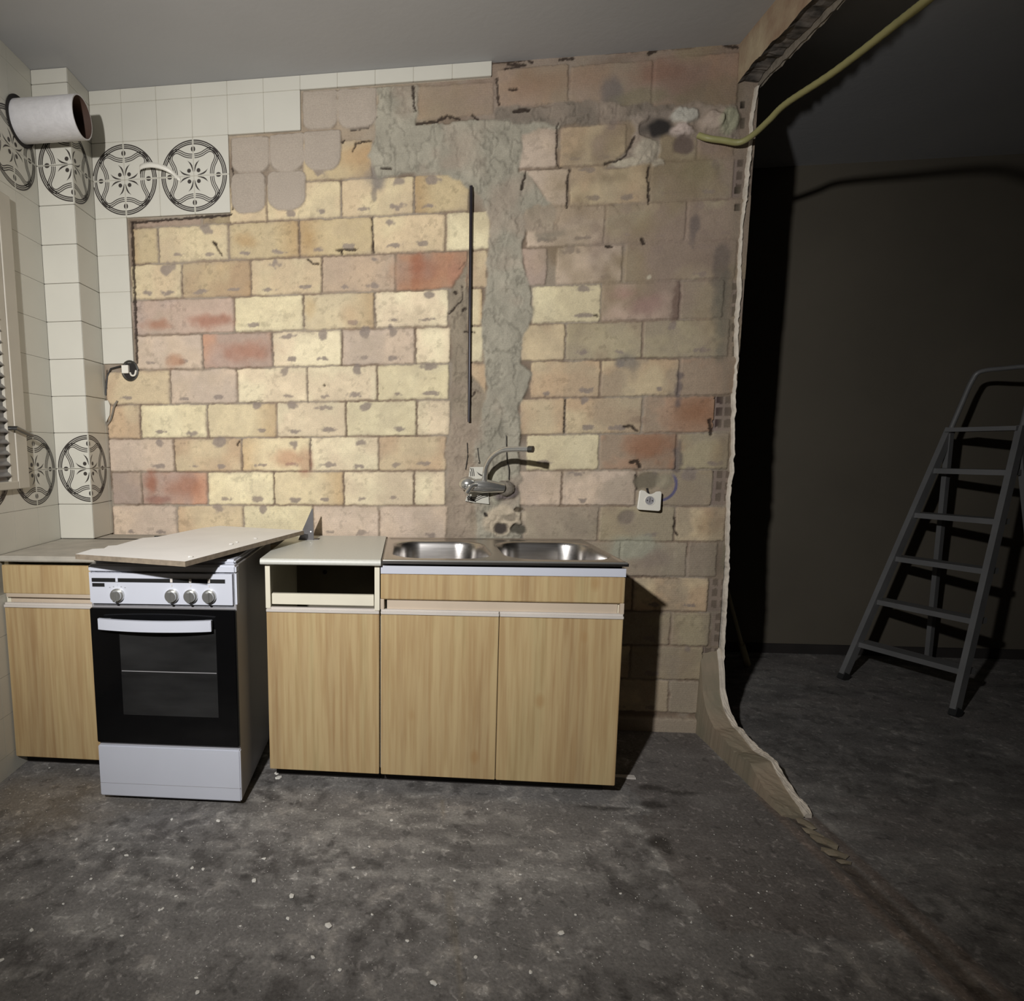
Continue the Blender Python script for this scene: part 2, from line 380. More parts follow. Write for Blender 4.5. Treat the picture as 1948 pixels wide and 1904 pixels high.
        sd = -(np.hypot(np.maximum(qx, 0), np.maximum(qz, 0))+np.minimum(np.maximum(qx, qz), 0)-r)
        w = sst(-0.0015, 0.0035, sd)
        right = sst(1.6, 2.2, np.array([(x0+x1)/2]))[0]*(1 if t not in 'y' else 0.3)   # right-hand bricks still carry mortar wash
        sm = sst(0.42, 0.62, fbm(X[S], Z[S], 7, 31+int(z0*10), 4))*(0.25+0.55*right)
        top = sst(2.1, 2.4, np.array([z0]))[0]; sm = np.clip(sm+top*0.3*mid[S], 0, 1)
        a, b = pal[t]; ca = arr(*a); cb = arr(*b)
        br = R2.uniform(0.94, 1.05)
        ph = R2.random()*9
        blend = sst(0.36, 0.64, fbm(X[S]+ph, Z[S]*0.8, 7, 41, 3))[..., None]
        if t in 'o': # stain gathers at one end
            e = R2.random() < 0.5
            tt = (xw-x0)/(x1-x0); tt = tt if e else 1-tt
            blend = np.clip(sst(0.45, 0.0, tt)+0.5*(lo[S]-0.5), 0, 1)[..., None]
        if t in 'R':
            tt = (xw-x0)/(x1-x0); blend = np.clip(sst(0.2, 0.8, tt)*(1.4*mid[S]), 0, 1)[..., None]
        pit = sst(0.60, 0.70, fbm(X[S]+ph, Z[S], 55, 47, 3))*sst(0.42, 0.62, mid[S])
        c = (ca*(1-blend)+cb*blend)*br*((0.90+0.20*fine[S])*(0.93+0.14*mid[S])*(1-.20*pit))[..., None]
        if z1 > 1.99 and x1 < 1.5: c = c*np.array([.84, .80, .74])
        wash = arr(158, 146, 128)
        c = c*(1-sm[..., None]*0.75)+wash*sm[..., None]*0.75
        # bricks dusted with mortar at the edges
        ed = (sst(0.016, 0.0, sd)*0.32*sst(0.40, 0.60, mid[S]))[..., None]; c = c*(1-ed)+arr(158, 142, 128)*ed
        C[S] = C[S]*(1-w[..., None])+c*w[..., None]
        Hh[S] = Hh[S]*(1-w)+(0.0085*(1-0.35*right*sm)+0.0012*(mid[S]-0.5)+R2.uniform(-0.001, 0.001))*w
        if t in 'cyptog' and x1-x0 > 0.2:
            for f in (0.27, 0.73):
                if R2.random() < 0.85:
                    smudge.append((x0+(x1-x0)*(f+R2.uniform(-.05, .05)), z0+0.026+R2.uniform(-.004, .008), R2.uniform(.016, .03), R2.uniform(.006, .011)))
                if R2.random() < 0.42:
                    smudge.append((x0+(x1-x0)*(f+R2.uniform(-.08, .08)), z1-0.018+R2.uniform(-.01, .006), R2.uniform(.014, .03), R2.uniform(.008, .022)))
    def blob(x, z, rx, rz, c, amt=0.85, dh=0.0, soft=0.35, rag=0.5, seed=51):
        p = 3.2*max(rx, rz)
        i0, i1 = np.searchsorted(xs, [x-p, x+p]); j0, j1 = np.searchsorted(zs, [z-p, z+p])
        if i1 <= i0 or j1 <= j0: return
        S = (slice(i0, i1), slice(j0, j1))
        d = np.hypot((X[S]-x)/rx, (Z[S]-z)/rz)+(fbm(X[S], Z[S], 0.55/max(min(rx, rz), 0.006), seed, 3)-0.5)*2*rag
        w = sst(1+soft, 1-soft, d)*amt
        C[S] = C[S]*(1-w[..., None])+c*(0.9+0.2*fine[S])[..., None]*w[..., None]; Hh[S] = Hh[S]+dh*w
    for (x, z, rx, rz) in smudge: blob(x, z, rx, rz, arr(142, 130, 121), 0.85, -0.0003, rag=1.1, soft=.3)
    def pblob(u, v, ru, rv, c, amt=0.85, dh=0.0, soft=0.35, rag=0.5):
        x, z = W(u, v); blob(x, z, ru/470.0, rv/470.0, c, amt, dh, soft, rag, seed=51+int(u) % 20)
    # thin film of old mortar: light overall, heavy over the upper right part of the wall
    fm = np.clip(sst(1.50, 1.85, X+(lo-.5)*.5)*sst(1.45, 1.95, Z+(lo-.5)*.4)*(0.30+0.75*sst(.35, .65, fbm(X, Z, 5, 141, 4)))+0.20*sst(.50, .72, fbm(X, Z, 8, 147, 4)), 0, .85)
    fm = np.maximum(fm, sst(2.36, 2.46, Z)*(0.35+0.3*sst(.35, .65, mid)))
    yb = (X > W(1010, 590)[0]) & (X < W(1143, 590)[0]) & (Z < Z0-2*MZ) & (Z > Z0-3*MZ); fm[yb] *= .15
    hue = sst(.4, .6, fbm(X, Z, 4, 151, 3))[..., None]
    fc = (arr(146, 130, 106)*hue+arr(150, 132, 118)*(1-hue))*(0.80+0.4*mid)[..., None]
    lt = sst(1.4, 1.0, X)[..., None]; fc = fc*(1-lt)+arr(178, 162, 140)*lt
    C = C*(1-fm[..., None])+fc*fm[..., None]; Hh = Hh*(1-fm*.55)+.006*fm*.55
    # red / rust stains seen on particular bricks
    for u, v, ru, rv, c, a in [(300, 618, 26, 9, (170, 112, 84), .8), (405, 612, 34, 12, (166, 106, 82), .85), (470, 670, 45, 16, (172, 112, 86), .75),
                               (335, 688, 14, 10, (176, 122, 88), .8), (795, 512, 13, 26, (166, 98, 66), .9), (812, 515, 22, 20, (170, 112, 86), .6), (865, 520, 18, 20, (176, 124, 102), .6),
                               (290, 920, 12, 22, (160, 96, 70), .9), (350, 925, 36, 20, (168, 110, 82), .8), (300, 950, 24, 8, (140, 86, 74), .7),
                               (545, 875, 28, 18, (190, 132, 100), .75), (580, 880, 14, 22, (176, 116, 90), .6), (1240, 850, 45, 18, (156, 104, 74), .7), (1320, 790, 34, 22, (156, 108, 76), .7),
                               (1185, 560, 24, 12, (176, 130, 120), .5), (1230, 580, 30, 16, (150, 110, 104), .6), (1255, 140, 36, 20, (140, 96, 76), .7), (1310, 160, 40, 26, (134, 100, 84), .6),
                               (1120, 150, 40, 20, (156, 122, 96), .5), (1030, 160, 40, 22, (150, 116, 88), .6), (590, 460, 14, 20, (184, 146, 92), .6), (470, 460, 20, 12, (180, 142, 92), .7),
                               (750, 520, 10, 16, (190, 150, 120), .6), (665, 600, 18, 20, (194, 152, 112), .5), (590, 590, 12, 18, (186, 150, 96), .5), (680, 300, 30, 14, (192, 156, 112), .8),
                               (1397, 720, 12, 26, (140, 96, 64), .7), (1370, 860, 20, 24, (168, 140, 100), .5), (1350, 995, 22, 20, (160, 124, 88), .6), (470, 1015, 40, 6, (170, 140, 100), .4)]:
        pblob(u, v, ru, rv, arr(*desat(c, .85)), a*.85, rag=0.7, soft=0.75)
    # olive / green-grey damp patches
    for u, v, ru, rv, c, a in [(1200, 1045, 46, 26, (166, 166, 148), .8), (1160, 195, 16, 36, (112, 106, 104), .7), (1220, 190, 50, 14, (128, 122, 98), .6), (1345, 190, 50, 26, (128, 118, 96), .6),
                               (1040, 440, 22, 16, (126, 120, 106), .7), (1318, 435, 8, 30, (112, 102, 98), .7), (1285, 575, 7, 34, (116, 96, 86), .8), (1185, 690, 18, 18, (132, 126, 118), .7),
                               (1290, 735, 6, 26, (104, 94, 92), .8), (1288, 870, 7, 30, (106, 96, 92), .8), (1370, 510, 14, 44, (112, 102, 94), .75), (1376, 600, 16, 70, (112, 108, 96), .75),
                               (1110, 1000, 30, 20, (140, 130, 114), .5), (1240, 1065, 40, 18, (148, 134, 122), .6), (730, 290, 14, 36, (132, 128, 116), .9), (718, 345, 16, 22, (130, 124, 118), .85),
                               (712, 370, 6, 12, (128, 120, 112), .7), (1385, 1060, 9, 34, (104, 106, 84), .85), (1215, 800, 16, 6, (140, 120, 104), .5), (1330, 330, 40, 18, (130, 122, 92), .4)]:
        pblob(u, v, ru, rv, arr(*c), a, 0.0005, rag=0.8, soft=0.5)
    # ---- plastered chases
    def plaster(poly, c, amt=1.0, h=0.010, lump=0.010, rag=0.03):
        pw = [W(u, v) for u, v in poly]
        xw = X+(fbm(X, Z, 16, 61, 4)-0.5)*rag*2.2; zw = Z+(fbm(X, Z, 16, 67, 4)-0.5)*rag*2.2
        m = inpoly(xw, zw, pw).astype(float)
        for _ in range(2):   # soften
            m[1:-1, 1:-1] = (m[1:-1, 1:-1]*2+m[:-2, 1:-1]+m[2:, 1:-1]+m[1:-1, :-2]+m[1:-1, 2:])/6
        m *= amt
        l = fbm(X, Z, 14, 71, 5); r = np.abs(fbm(X*1.0, Z*0.7, 20, 77, 4)-0.5)*2
        cc = c*(0.72+0.5*l)[..., None]*(1-0.25*sst(0.12, 0.0, r))[..., None]
        tint = sst(0.5, 0.7, fbm(X, Z, 5, 81, 3))[..., None]*0.6; cc = cc*(1-tint)+arr(164, 148, 132)*(0.8+0.35*l)[..., None]*tint
        nonlocal C, Hh
        C = C*(1-m[..., None])+cc*m[..., None]
        Hh = Hh*(1-m)+(h+lump*(l-0.5)*1.6-0.004*sst(0.10, 0.0, r))*m
    gr = arr(164, 158, 142)
    plaster([(855, 560), (888, 500), (890, 700), (925, 750), (925, 1030), (850, 1030), (852, 900), (848, 860), (858, 820), (857, 700)], arr(150, 138, 120), 1, 0.004, 0.012, 0.012)
    plaster([(905, 350), (1000, 330), (1055, 400), (1050, 440), (1000, 440), (990, 500), (1008, 545), (1012, 600), (996, 640), (990, 690), (1010, 712), (1004, 745), (984, 775), (990, 820), (986, 860), (990, 910),
             (985, 960), (995, 1030), (905, 1030), (900, 900), (905, 830), (925, 760), (922, 700), (918, 640), (915, 590), (925, 540), (930, 470), (935, 420)], gr, 1, 0.012, 0.016, 0.014)
    plaster([(716, 168), (792, 162), (790, 240), (935, 228), (1058, 225), (1060, 245), (990, 256), (985, 330), (1010, 380), (905, 365), (870, 340), (790, 330), (718, 338), (704, 300), (712, 250)], gr, 1, 0.012, 0.014, 0.018)
    plaster([(945, 205), (1130, 196), (1250, 200), (1400, 205), (1400, 226), (1200, 232), (1060, 240), (945, 232)], arr(132, 122, 110), .9, 0.009, 0.010, 0.02)
    plaster([(1000, 395), (1150, 385), (1250, 382), (1250, 400), (1150, 410), (1060, 440), (1000, 440)], arr(164, 146, 124), .6, 0.008, 0.006, 0.03)
    # mortar mess around the wiring hole at upper right
    plaster([(1190, 225), (1300, 205), (1400, 210), (1405, 275), (1300, 265), (1255, 250), (1250, 310), (1150, 325), (1190, 290), (1210, 250)], arr(148, 136, 124), .9, 0.004, 0.02, 0.012)
    for u, v, ru, rv, c, dh in [(1255, 240, 30, 17, (40, 38, 38), -.03), (1305, 222, 22, 12, (186, 182, 170), .012), (1292, 250, 18, 10, (190, 174, 164), .012), (1352, 232, 17, 14, (176, 160, 146), .014),
                                (1385, 228, 16, 22, (160, 158, 134), .012), (1225, 285, 24, 22, (178, 168, 150), .008), (1190, 310, 26, 7, (184, 174, 154), .006), (1300, 275, 18, 14, (110, 96, 88), -.003),
                                (1250, 312, 8, 6, (170, 160, 142), .006)]:
        pblob(u, v, ru, rv, arr(*c), 0.95, dh, rag=0.6, soft=0.3)
    # round patch below the tap
    for u, v, ru, rv, c, dh in [(955, 990, 40, 27, (190, 176, 154), .004), (952, 1003, 12, 11, (58, 52, 50), -.02), (984, 1006, 16, 9, (84, 80, 70), -.015), (965, 985, 20, 9, (138, 128, 112), -.006), (985, 969, 10, 4, (90, 80, 66), -.01),
                                (924, 979, 5, 5, (40, 36, 34), -.012), (945, 920, 16, 40, (168, 164, 146), .008), (964, 938, 22, 16, (110, 100, 98), .012)]:
        pblob(u, v, ru, rv, arr(*c), 0.95, dh, rag=0.7, soft=0.25)
    # small dark holes, chips and cracks
    dk = arr(48, 38, 32)
    def stroke(pts, w, c=dk, dh=-.008, amt=.9):
        nonlocal C, Hh
        P = [W(u, v) for u, v in pts]; pad = .03
        i0, i1 = np.searchsorted(xs, [min(p[0] for p in P)-pad, max(p[0] for p in P)+pad]); j0, j1 = np.searchsorted(zs, [min(p[1] for p in P)-pad, max(p[1] for p in P)+pad])
        if i1 <= i0 or j1 <= j0: return
        S = (slice(i0, i1), slice(j0, j1)); x = X[S]+n3[S]*.012; z = Z[S]+n4[S]*.012; D = np.full(x.shape, 9.0)
        for (ax, az), (bx, bz_) in zip(P[:-1], P[1:]):
            L2 = (bx-ax)**2+(bz_-az)**2+1e-12; t = np.clip(((x-ax)*(bx-ax)+(z-az)*(bz_-az))/L2, 0, 1)
            D = np.minimum(D, np.hypot(x-ax-t*(bx-ax), z-az-t*(bz_-az)))
        ww = w/470.0*.5*(0.6+0.8*mid[S]); m = sst(ww+.0022, ww-.0018, D)*amt
        C[S] = C[S]*(1-m[..., None])+c*m[..., None]; Hh[S] = Hh[S]+dh*m
    for pts, w in [([(407, 461), (411, 466), (416, 476), (422, 486)], 4), ([(410, 463), (411, 465)], 8), ([(640, 477), (680, 475)], 4), ([(650, 478), (650, 484)], 5), ([(586, 494), (596, 503), (606, 503)], 4),
                   ([(457, 840), (452, 847)], 4), ([(969, 172), (982, 172)], 5), ([(978, 213), (1005, 211)], 8), ([(1220, 455), (1224, 463)], 7), ([(1152, 470), (1164, 469)], 5), ([(1130, 600), (1136, 602)], 4),
                   ([(1188, 812), (1202, 810), (1212, 820)], 6), ([(1200, 880), (1212, 876), (1216, 888)], 7), ([(1210, 905), (1212, 930)], 5), ([(903, 746), (898, 753)], 4), ([(900, 740), (914, 748)], 3), ([(880, 592), (886, 586)], 5),
                   ([(883, 631), (904, 633)], 4), ([(866, 555), (868, 558)], 5), ([(1206, 262), (1195, 285), (1190, 296), (1175, 306), (1150, 312)], 4), ([(1233, 320), (1231, 338)], 6), ([(1232, 338), (1233, 390)], 4),
                   ([(1083, 325), (1079, 345), (1078, 395)], 4), ([(1000, 330), (994, 350), (991, 362)], 5), ([(1000, 325), (1080, 322)], 3), ([(1060, 236), (1059, 240), (1058, 312), (1066, 320)], 3), ([(940, 120), (1005, 114), (1012, 120)], 5),
                   ([(965, 122), (1000, 124), (960, 132)], 5), ([(1065, 113), (1090, 111)], 6), ([(1236, 102), (1248, 96)], 8), ([(1250, 96), (1320, 92)], 3), ([(1380, 86), (1402, 90)], 6), ([(1150, 102), (1210, 96)], 4),
                   ([(1205, 1097), (1290, 1100)], 3), ([(1282, 985), (1281, 1005), (1288, 1018)], 4), ([(725, 323), (745, 322)], 4), ([(672, 290), (678, 273), (706, 270)], 4), ([(655, 268), (648, 275)], 4), ([(668, 248), (700, 243), (716, 228)], 4),
                   ([(785, 165), (790, 215)], 5), ([(795, 236), (830, 232), (850, 222), (875, 228)], 6), ([(900, 222), (908, 227)], 6), ([(945, 150), (948, 200)], 4), ([(204, 705), (202, 742)], 4), ([(205, 810), (212, 1010)], 4),
                   ([(252, 425), (262, 690)], 7), ([(250, 424), (440, 409)], 6), ([(443, 320), (443, 400)], 4), ([(1348, 800), (1352, 825)], 8), ([(872, 515), (885, 500)], 3), ([(852, 600), (880, 570), (878, 545)], 3),
                   ([(500, 762), (470, 766)], 3), ([(268, 770), (267, 832)], 3), ([(617, 733), (618, 734)], 4), ([(728, 739), (728, 740)], 3), ([(325, 712), (327, 768)], 3), ([(395, 772), (399, 833)], 3), ([(332, 836), (336, 896)], 3), ([(460, 836), (463, 896)], 3),
                   ([(385, 636), (388, 702)], 3), ([(517, 636), (521, 698)], 3), ([(346, 505), (348, 560)], 3), ([(301, 436), (305, 498)], 3), ([(591, 833), (590, 895)], 3), ([(521, 898), (523, 958)], 3), ([(654, 898), (655, 960)], 3), ([(788, 898), (788, 960)], 3),
                   ([(658, 766), (660, 830)], 3), ([(792, 764), (794, 830)], 3), ([(585, 700), (586, 764)], 3), ([(717, 698), (720, 762)], 3), ([(651, 628), (652, 696)], 3), ([(790, 625), (792, 692)], 3), ([(577, 562), (579, 622)], 3), ([(711, 558), (716, 622)], 3),
                   ([(613, 490), (614, 555)], 3), ([(569, 420), (570, 490)], 3), ([(708, 415), (711, 482)], 4), ([(650, 345), (651, 415)], 3), ([(788, 335), (789, 405)], 3), ([(1075, 620), (1074, 680)], 3), ([(1074, 762), (1073, 822)], 4), ([(1068, 898), (1067, 955)], 3)]:
        if len(pts) == 2 and w == 3: stroke(pts, 2.2, arr(84, 70, 60), -.004, .55)
        else: stroke(pts, w*.85)
    pblob(1228, 915, 24, 14, arr(120, 112, 96), .9, -.010, rag=.6); pblob(1262, 915, 16, 14, arr(150, 142, 122), .8, .003, rag=.6)
    pblob(1192, 983, 14, 12, arr(136, 124, 112), .85, -.003, rag=.6); pblob(1234, 528, 5, 5, arr(200, 190, 168), .8, 0)
    # purple-blue arc of paint by the socket
    x, z = W(1252, 922); d = np.hypot(X-x, (Z-z)*1.05); an = np.arctan2(Z-z, X-x)
    m = sst(0.0075, 0.004, np.abs(d-0.068))*sst(-2.0, -1.4, an)*sst(0.9, 0.3, an)*0.85
    C = C*(1-m[..., None])+arr(88, 88, 128)*m[..., None]
    # ---- broken hollow bricks along the free edge
    for v, u0, u1 in [(785, 1356, 1388), (930, 1355, 1384), (1130, 1348, 1376), (1262, 1334, 1370), (1200, 1354, 1376), (360, 1392, 1404), (600, 1390, 1404)]:
        x0 = W(u0, v)[0]; z = W(u0, v)[1]; zz = (z-Z0)/MZ; k = math.floor(zz); z0 = Z0+k*MZ+0.006; z1 = z0+MZ-0.012
        m = (Xw > x0) & (Zw > z0) & (Zw < z1)
        ce = (((Zw-z0) % 0.047) > 0.014) & ((((X-x0) % 0.034)) > 0.012)
        cc = arr(142, 126, 118)*(0.7+0.6*mid)[..., None]
        C[m] = cc[m]; Hh[m] = -0.012+0.006*(mid[m]-0.5)
        mm = m & ce; C[mm] = arr(70, 56, 54); Hh[mm] = -0.034
    for v in (362, 395, 545, 568, 592, 622, 645, 668, 200, 235):   # little square cavities
        e = {True: 1397, False: 1402}[v > 500]
        x, z = W(e if v > 300 else 1412, v); m = (np.abs(X-x) < 0.009) & (np.abs(Z-z) < 0.015+0.004*np.sin(v))
        C[m] = arr(24, 18, 14); Hh[m] = -0.03
    # soft rough edge strip
    e = sst(2.40, 2.44, X+(mid-0.5)*0.06)*0.55; C = C*(1-e[..., None])+arr(134, 122, 106)*(0.7+0.6*mid)[..., None]*e[..., None]
    # plaster base band
    zb = W(1300, 1364)[1]
    m = sst(zb+0.004, zb-0.004, Zw); C = C*(1-m[..., None])+(arr(156, 148, 130)*(1-lo)[..., None]*1.05+arr(166, 146, 130)*lo[..., None])*m[..., None]
    Hh = Hh*(1-m)+(0.022+0.003*(mid-0.5))*m
    # ---- scalloped adhesive pads left by the pulled tiles
    for (u0, v0, u1, v1, hz, rb) in [(441, 330, 507, 408, .015, .05), (509, 327, 583, 403, .017, .06), (441, 262, 514, 331, .014, .045), (514, 256, 580, 328, .014, .05), (579, 250, 650, 327, .016, .055),
                                     (576, 174, 643, 248, .012, .035), (642, 170, 717, 247, .014, .05)]:
        a = W(u0, (v0+v1)/2)[0]; b = W(u1, (v0+v1)/2)[0]; c = W((u0+u1)/2, v1)[1]; d = W((u0+u1)/2, v0)[1]
        cx, hx = (a+b)/2, (b-a)/2; nb = (fbm(X, Z, 30, 91, 3)-0.5)*0.006
        r = np.where(Z < (c+d)/2, rb, 0.012 if v0 < 300 else 0.03)
        cz, hz_ = (c+d)/2, (d-c)/2
        qx = np.abs(X-cx)-hx+r; qz = np.abs(Z-cz)-hz_+r
        sd = -(np.hypot(np.maximum(qx, 0), np.maximum(qz, 0))+np.minimum(np.maximum(qx, qz), 0)-r)+nb
        w = sst(-0.001, 0.003, sd)
        dome = (hz+.004)*(0.8+0.2*sst(0, 0.03, sd))
        C = C*(1-w[..., None])+arr(172, 160, 146)*(0.93+0.14*mid)[..., None]*w[..., None]; Hh = np.maximum(Hh*(1-w), 0)*(1-w)+dome*w+Hh*(1-w)*0
    # behind the glazed tiles the wall is a flat bed
    tz = np.zeros(X.shape, bool)
    for x0, x1, z0, z1 in [(-.2, 1.5, 2.631, 3), (-.2, .75, 2.481, 3), (-.2, .45, 2.181, 3), (-.2, 0.0, 1.581, 3)]: tz |= (X > x0) & (X < x1) & (Z > z0) & (Z < z1)
    C[tz] = arr(170, 158, 140); Hh[tz] = 0.002
    Y = -Hh
    co = np.stack([X, Y, Z], -1)
    o = grid_mesh('wall_back', xs, zs, (co, C), vcol_mat('exposed_brick', 0.92, 240, 0.16, 0.45, 150, True))
    tag(o, 'stripped kitchen wall of cream and reddish hollow bricks with grey mortar chases', None, None, 'structure')
    return o
wall_back = back_wall()
MB().box(-0.44, 2.47, 0.055, 0.14, 0, H).build('masonry_core', m_plaster, wall_back)

# ---- glazed tiles ------------------------------------------------------
zlines = [H]+[ZT-0.15*k for k in range(0, 20)]
def tile_boxes(mb, cells, put, th=0.007, gap=0.0007):
    for a0, a1, z0, z1 in cells:
        if a1-a0 < 0.012 or z1-z0 < 0.012: continue
        put(mb, a0+gap, a1-gap, z0+gap, z1-gap, th)
def med_shapes():
    """2-D polygons of the round motif in tile units (the whole motif spans two by two tiles)"""
    S = []
    def strip(f, t0, t1, w, n):
        P = [f(t0+(t1-t0)*i/n) for i in range(n+1)]
        for i in range(n):
            (x0, y0), (x1, y1) = P[i], P[i+1]; 
            a0 = P[max(i-1, 0)]; a3 = P[min(i+2, n)]
            def nr(p, q):
                dx, dy = q[0]-p[0], q[1]-p[1]; l = math.hypot(dx, dy) or 1; return -dy/l*w/2, dx/l*w/2
            n0 = nr(a0, P[i+1]); n1 = nr(P[i], a3)
            S.append([(x0+n0[0], y0+n0[1]), (x1+n1[0], y1+n1[1]), (x1-n1[0], y1-n1[1]), (x0-n0[0], y0-n0[1])])
    g = 0.022
    for q in range(4):
        b = q*PI/2
        for r, w in ((0.918, .034), (0.872, .026), (0.828, .032)):
            e = math.asin(g/r)
            strip(lambda t, r=r: (r*math.cos(t), r*math.sin(t)), b+e, b+PI/2-e, w, 22)
        half = [(.515, .030), (.525, .13), (.560, .25), (.615, .355), (.652, .45), (.640, .54)]
        ctl = half+[(.597, .597)]+[(y, x) for x, y in half[::-1]]
        cu = [(p.x, p.y) for p in bez([(x, y, 0) for x, y in ctl], 4)]
        ca_, sa_ = math.cos(b), math.sin(b)
        for off_ in (-.048, 0.0, .048):
            Q = []
            for i in range(len(cu)):
                p0, p1 = cu[max(i-1, 0)], cu[min(i+1, len(cu)-1)]; dx, dy = p1[0]-p0[0], p1[1]-p0[1]; l = math.hypot(dx, dy)
                x, y = cu[i][0]+dy/l*off_, cu[i][1]-dx/l*off_; Q.append((x*ca_-y*sa_, x*sa_+y*ca_))
            strip(lambda t, Q=Q: Q[int(round(t))], 0, len(Q)-1, .024, len(Q)-1)
    for sx in (1, -1):
        for sy in (1, -1):
            def Pt(x, y, sw=False): return ((y if sw else x)*sx, (x if sw else y)*sy)
            S.append([(sx*(0.135+0.055*math.cos(a)), sy*(0.14+0.055*math.sin(a))) for a in [2*PI*i/14 for i in range(14)]])
            for sw in (False, True):
                dart = [(.10, .016), (.20, .022), (.28, .040), (.34, .080), (.405, .172), (.335, .118), (.27, .082), (.19, .050), (.12, .030)]
                S.append([Pt(x, y, sw) for x, y in dart])
                hs = []
                for i in range(9):
                    a = -PI/2+PI*i/8
                    hs.append(Pt(0.695+0.066*math.sin(a), 0.016+0.046*math.cos(a), sw))
                S.append(hs)
    return S
MED = med_shapes()
def medallion(bm, put, clip=None, mi=2):
    for poly in MED:
        if clip and not clip(sum(p[0] for p in poly)/len(poly), sum(p[1] for p in poly)/len(poly)): continue
        vs = [bm.verts.new(put(x*0.15, y*0.15)) for x, y in poly]
        f = bm.faces.new(vs); f.material_index = mi
def fix_faces(bm, nrm):
    for f in bm.faces:
        f.normal_update()
        if f.material_index == 2 and f.normal.dot(Vector(nrm)) < 0: f.normal_flip()
def back_tiles():
    s = MB(); cells = []
    xl = [XC+0.001, 0.0]+[0.15*k for k in range(1, 11)]
    lim = [1.5]+[0.75]+[0.45]*2+[0.0]*4
    for r in range(8):
        for i in range(len(xl)-1):
            if xl[i+1] <= lim[r]+1e-6: cells.append((xl[i], xl[i+1], zlines[r+1], zlines[r]))
    tile_boxes(s, cells, lambda m, a0, a1, z0, z1, th: m.box(a0, a1, -0.015, -0.002, z0, z1, 0, 0.0012))
    bmesh.ops.recalc_face_normals(s.bm, faces=s.bm.faces[:])
    for cx in (0.0, 0.3):
        medallion(s.bm, lambda x, y, cx=cx: (cx+x, -0.0153, 2.331+y), clip=lambda x, y, cx=cx: cx+x*0.15 > XC+.004)
    fix_faces(s.bm, (0, -1, 0))
    me = bpy.data.meshes.new('tiles'); s.bm.to_mesh(me); s.bm.free()
    o = link('tile_cladding', me, [m_tile, m_grout, m_print], wall_back)
    tag(o, 'remaining cream glazed tiles with round black motifs')
back_tiles()
mb = MB()
for x0, x1, z0, z1 in [(XC+.001, 1.498, 2.633, H), (XC+.001, .748, 2.483, 2.634), (XC+.001, .448, 2.183, 2.484), (XC+.001, -.002, 1.583, 2.184)]:
    mb.box(x0, x1, -0.0125, -0.001, z0, z1)
mb.build('tile_grout', m_grout, wall_back)

# ---- column in the left corner -----------------------------------------
s = MB(); s.box(XL, XC-0.008, YC+0.008, 0.05, 0.0, H, 1)
cells = [(XL, XC, zlines[r+1], zlines[r]) for r in range(0, 13)]
cells = [(a, b, max(c, 0.834), d) for a, b, c, d in cells if d > 0.84]
for a, b, c, d in cells:
    s.box(a, b-0.0005, YC, YC+0.009, c+.0011, d-.0011, 0, 0.0012)
    s.box(XC-0.009, XC, YC+0.0012+.15, -0.001, c+.0011, d-.0011, 0, 0.001)
    s.box(XC-0.009, XC, YC+0.0012, YC+.15, c+.0011, d-.0011, 0, 0.0012)
bmesh.ops.recalc_face_normals(s.bm, faces=s.bm.faces[:])
for zc in (2.331, 1.131):
    medallion(s.bm, lambda x, y, zc=zc: (XC-0.002+x, YC-0.0004, zc+y), clip=lambda x, y: x < 0)
    for f in s.bm.faces:
        pass
fix_faces(s.bm, (0, -1, 0))
n0 = len(s.bm.faces)
s.bm.faces.ensure_lookup_table()
for zc in (2.331, 1.131):
    medallion(s.bm, lambda x, y, zc=zc: (XC+0.0004, YC+0.002+x, zc+y), clip=lambda x, y: x > 0)
s.bm.faces.ensure_lookup_table()
for f in s.bm.faces[n0:]:
    f.normal_update()
    if f.normal.x < 0: f.normal_flip()
me = bpy.data.meshes.new('column'); s.bm.to_mesh(me); s.bm.free()
o = link('wall_column', me, [m_tile, m_grout, m_print])
tag(o, 'square tiled column in the left corner with round motifs wrapping its edge', None, None, 'structure')

# ---- left wall ----------------------------------------------------------
s = MB(); s.box(XL-0.15, XL-0.008, YB, 0.05, 0, H, 1)
WY0, WY1, WZ0, WZ1 = -1.60, -0.425, 1.09, 2.12      # window opening
ys = [YC-0.0005-0.15*k for k in range(0, 29)]
for r in range(13):
    for k in range(len(ys)-1):
        z0, z1 = max(zlines[r+1], 0.0), zlines[r]
        if z1-z0 < .02: continue
        s.box(XL-0.009, XL, ys[k+1]+.0006, ys[k]-.0006, z0+.0006, z1-.0006, 0)
for z0, z1 in ((.531, .681), (.381, .531), (.231, .381), (.081, .231), (0, .081)):
    for k in range(len(ys)-1): s.box(XL-0.009, XL, ys[k+1]+.0006, ys[k]-.0006, z0+.0006, z1-.0006, 0)
bmesh.ops.recalc_face_normals(s.bm, faces=s.bm.faces[:]); s.bm.faces.ensure_lookup_table(); n0 = len(s.bm.faces)
for zc in (2.331, 1.131):
    for q in (0, 1):
        medallion(s.bm, lambda x, y, zc=zc, q=q: (XL+0.0004, YC-0.15-0.3*q+x, zc+y))
s.bm.faces.ensure_lookup_table()
for f in s.bm.faces[n0:]:
    f.normal_update()
    if f.normal.x < 0: f.normal_flip()
me = bpy.data.meshes.new('wl'); s.bm.to_mesh(me); s.bm.free()
tag(link('wall_left', me, [m_tile, m_grout, m_print]), 'left kitchen wall covered in cream tiles with round black motifs', None, None, 'structure')
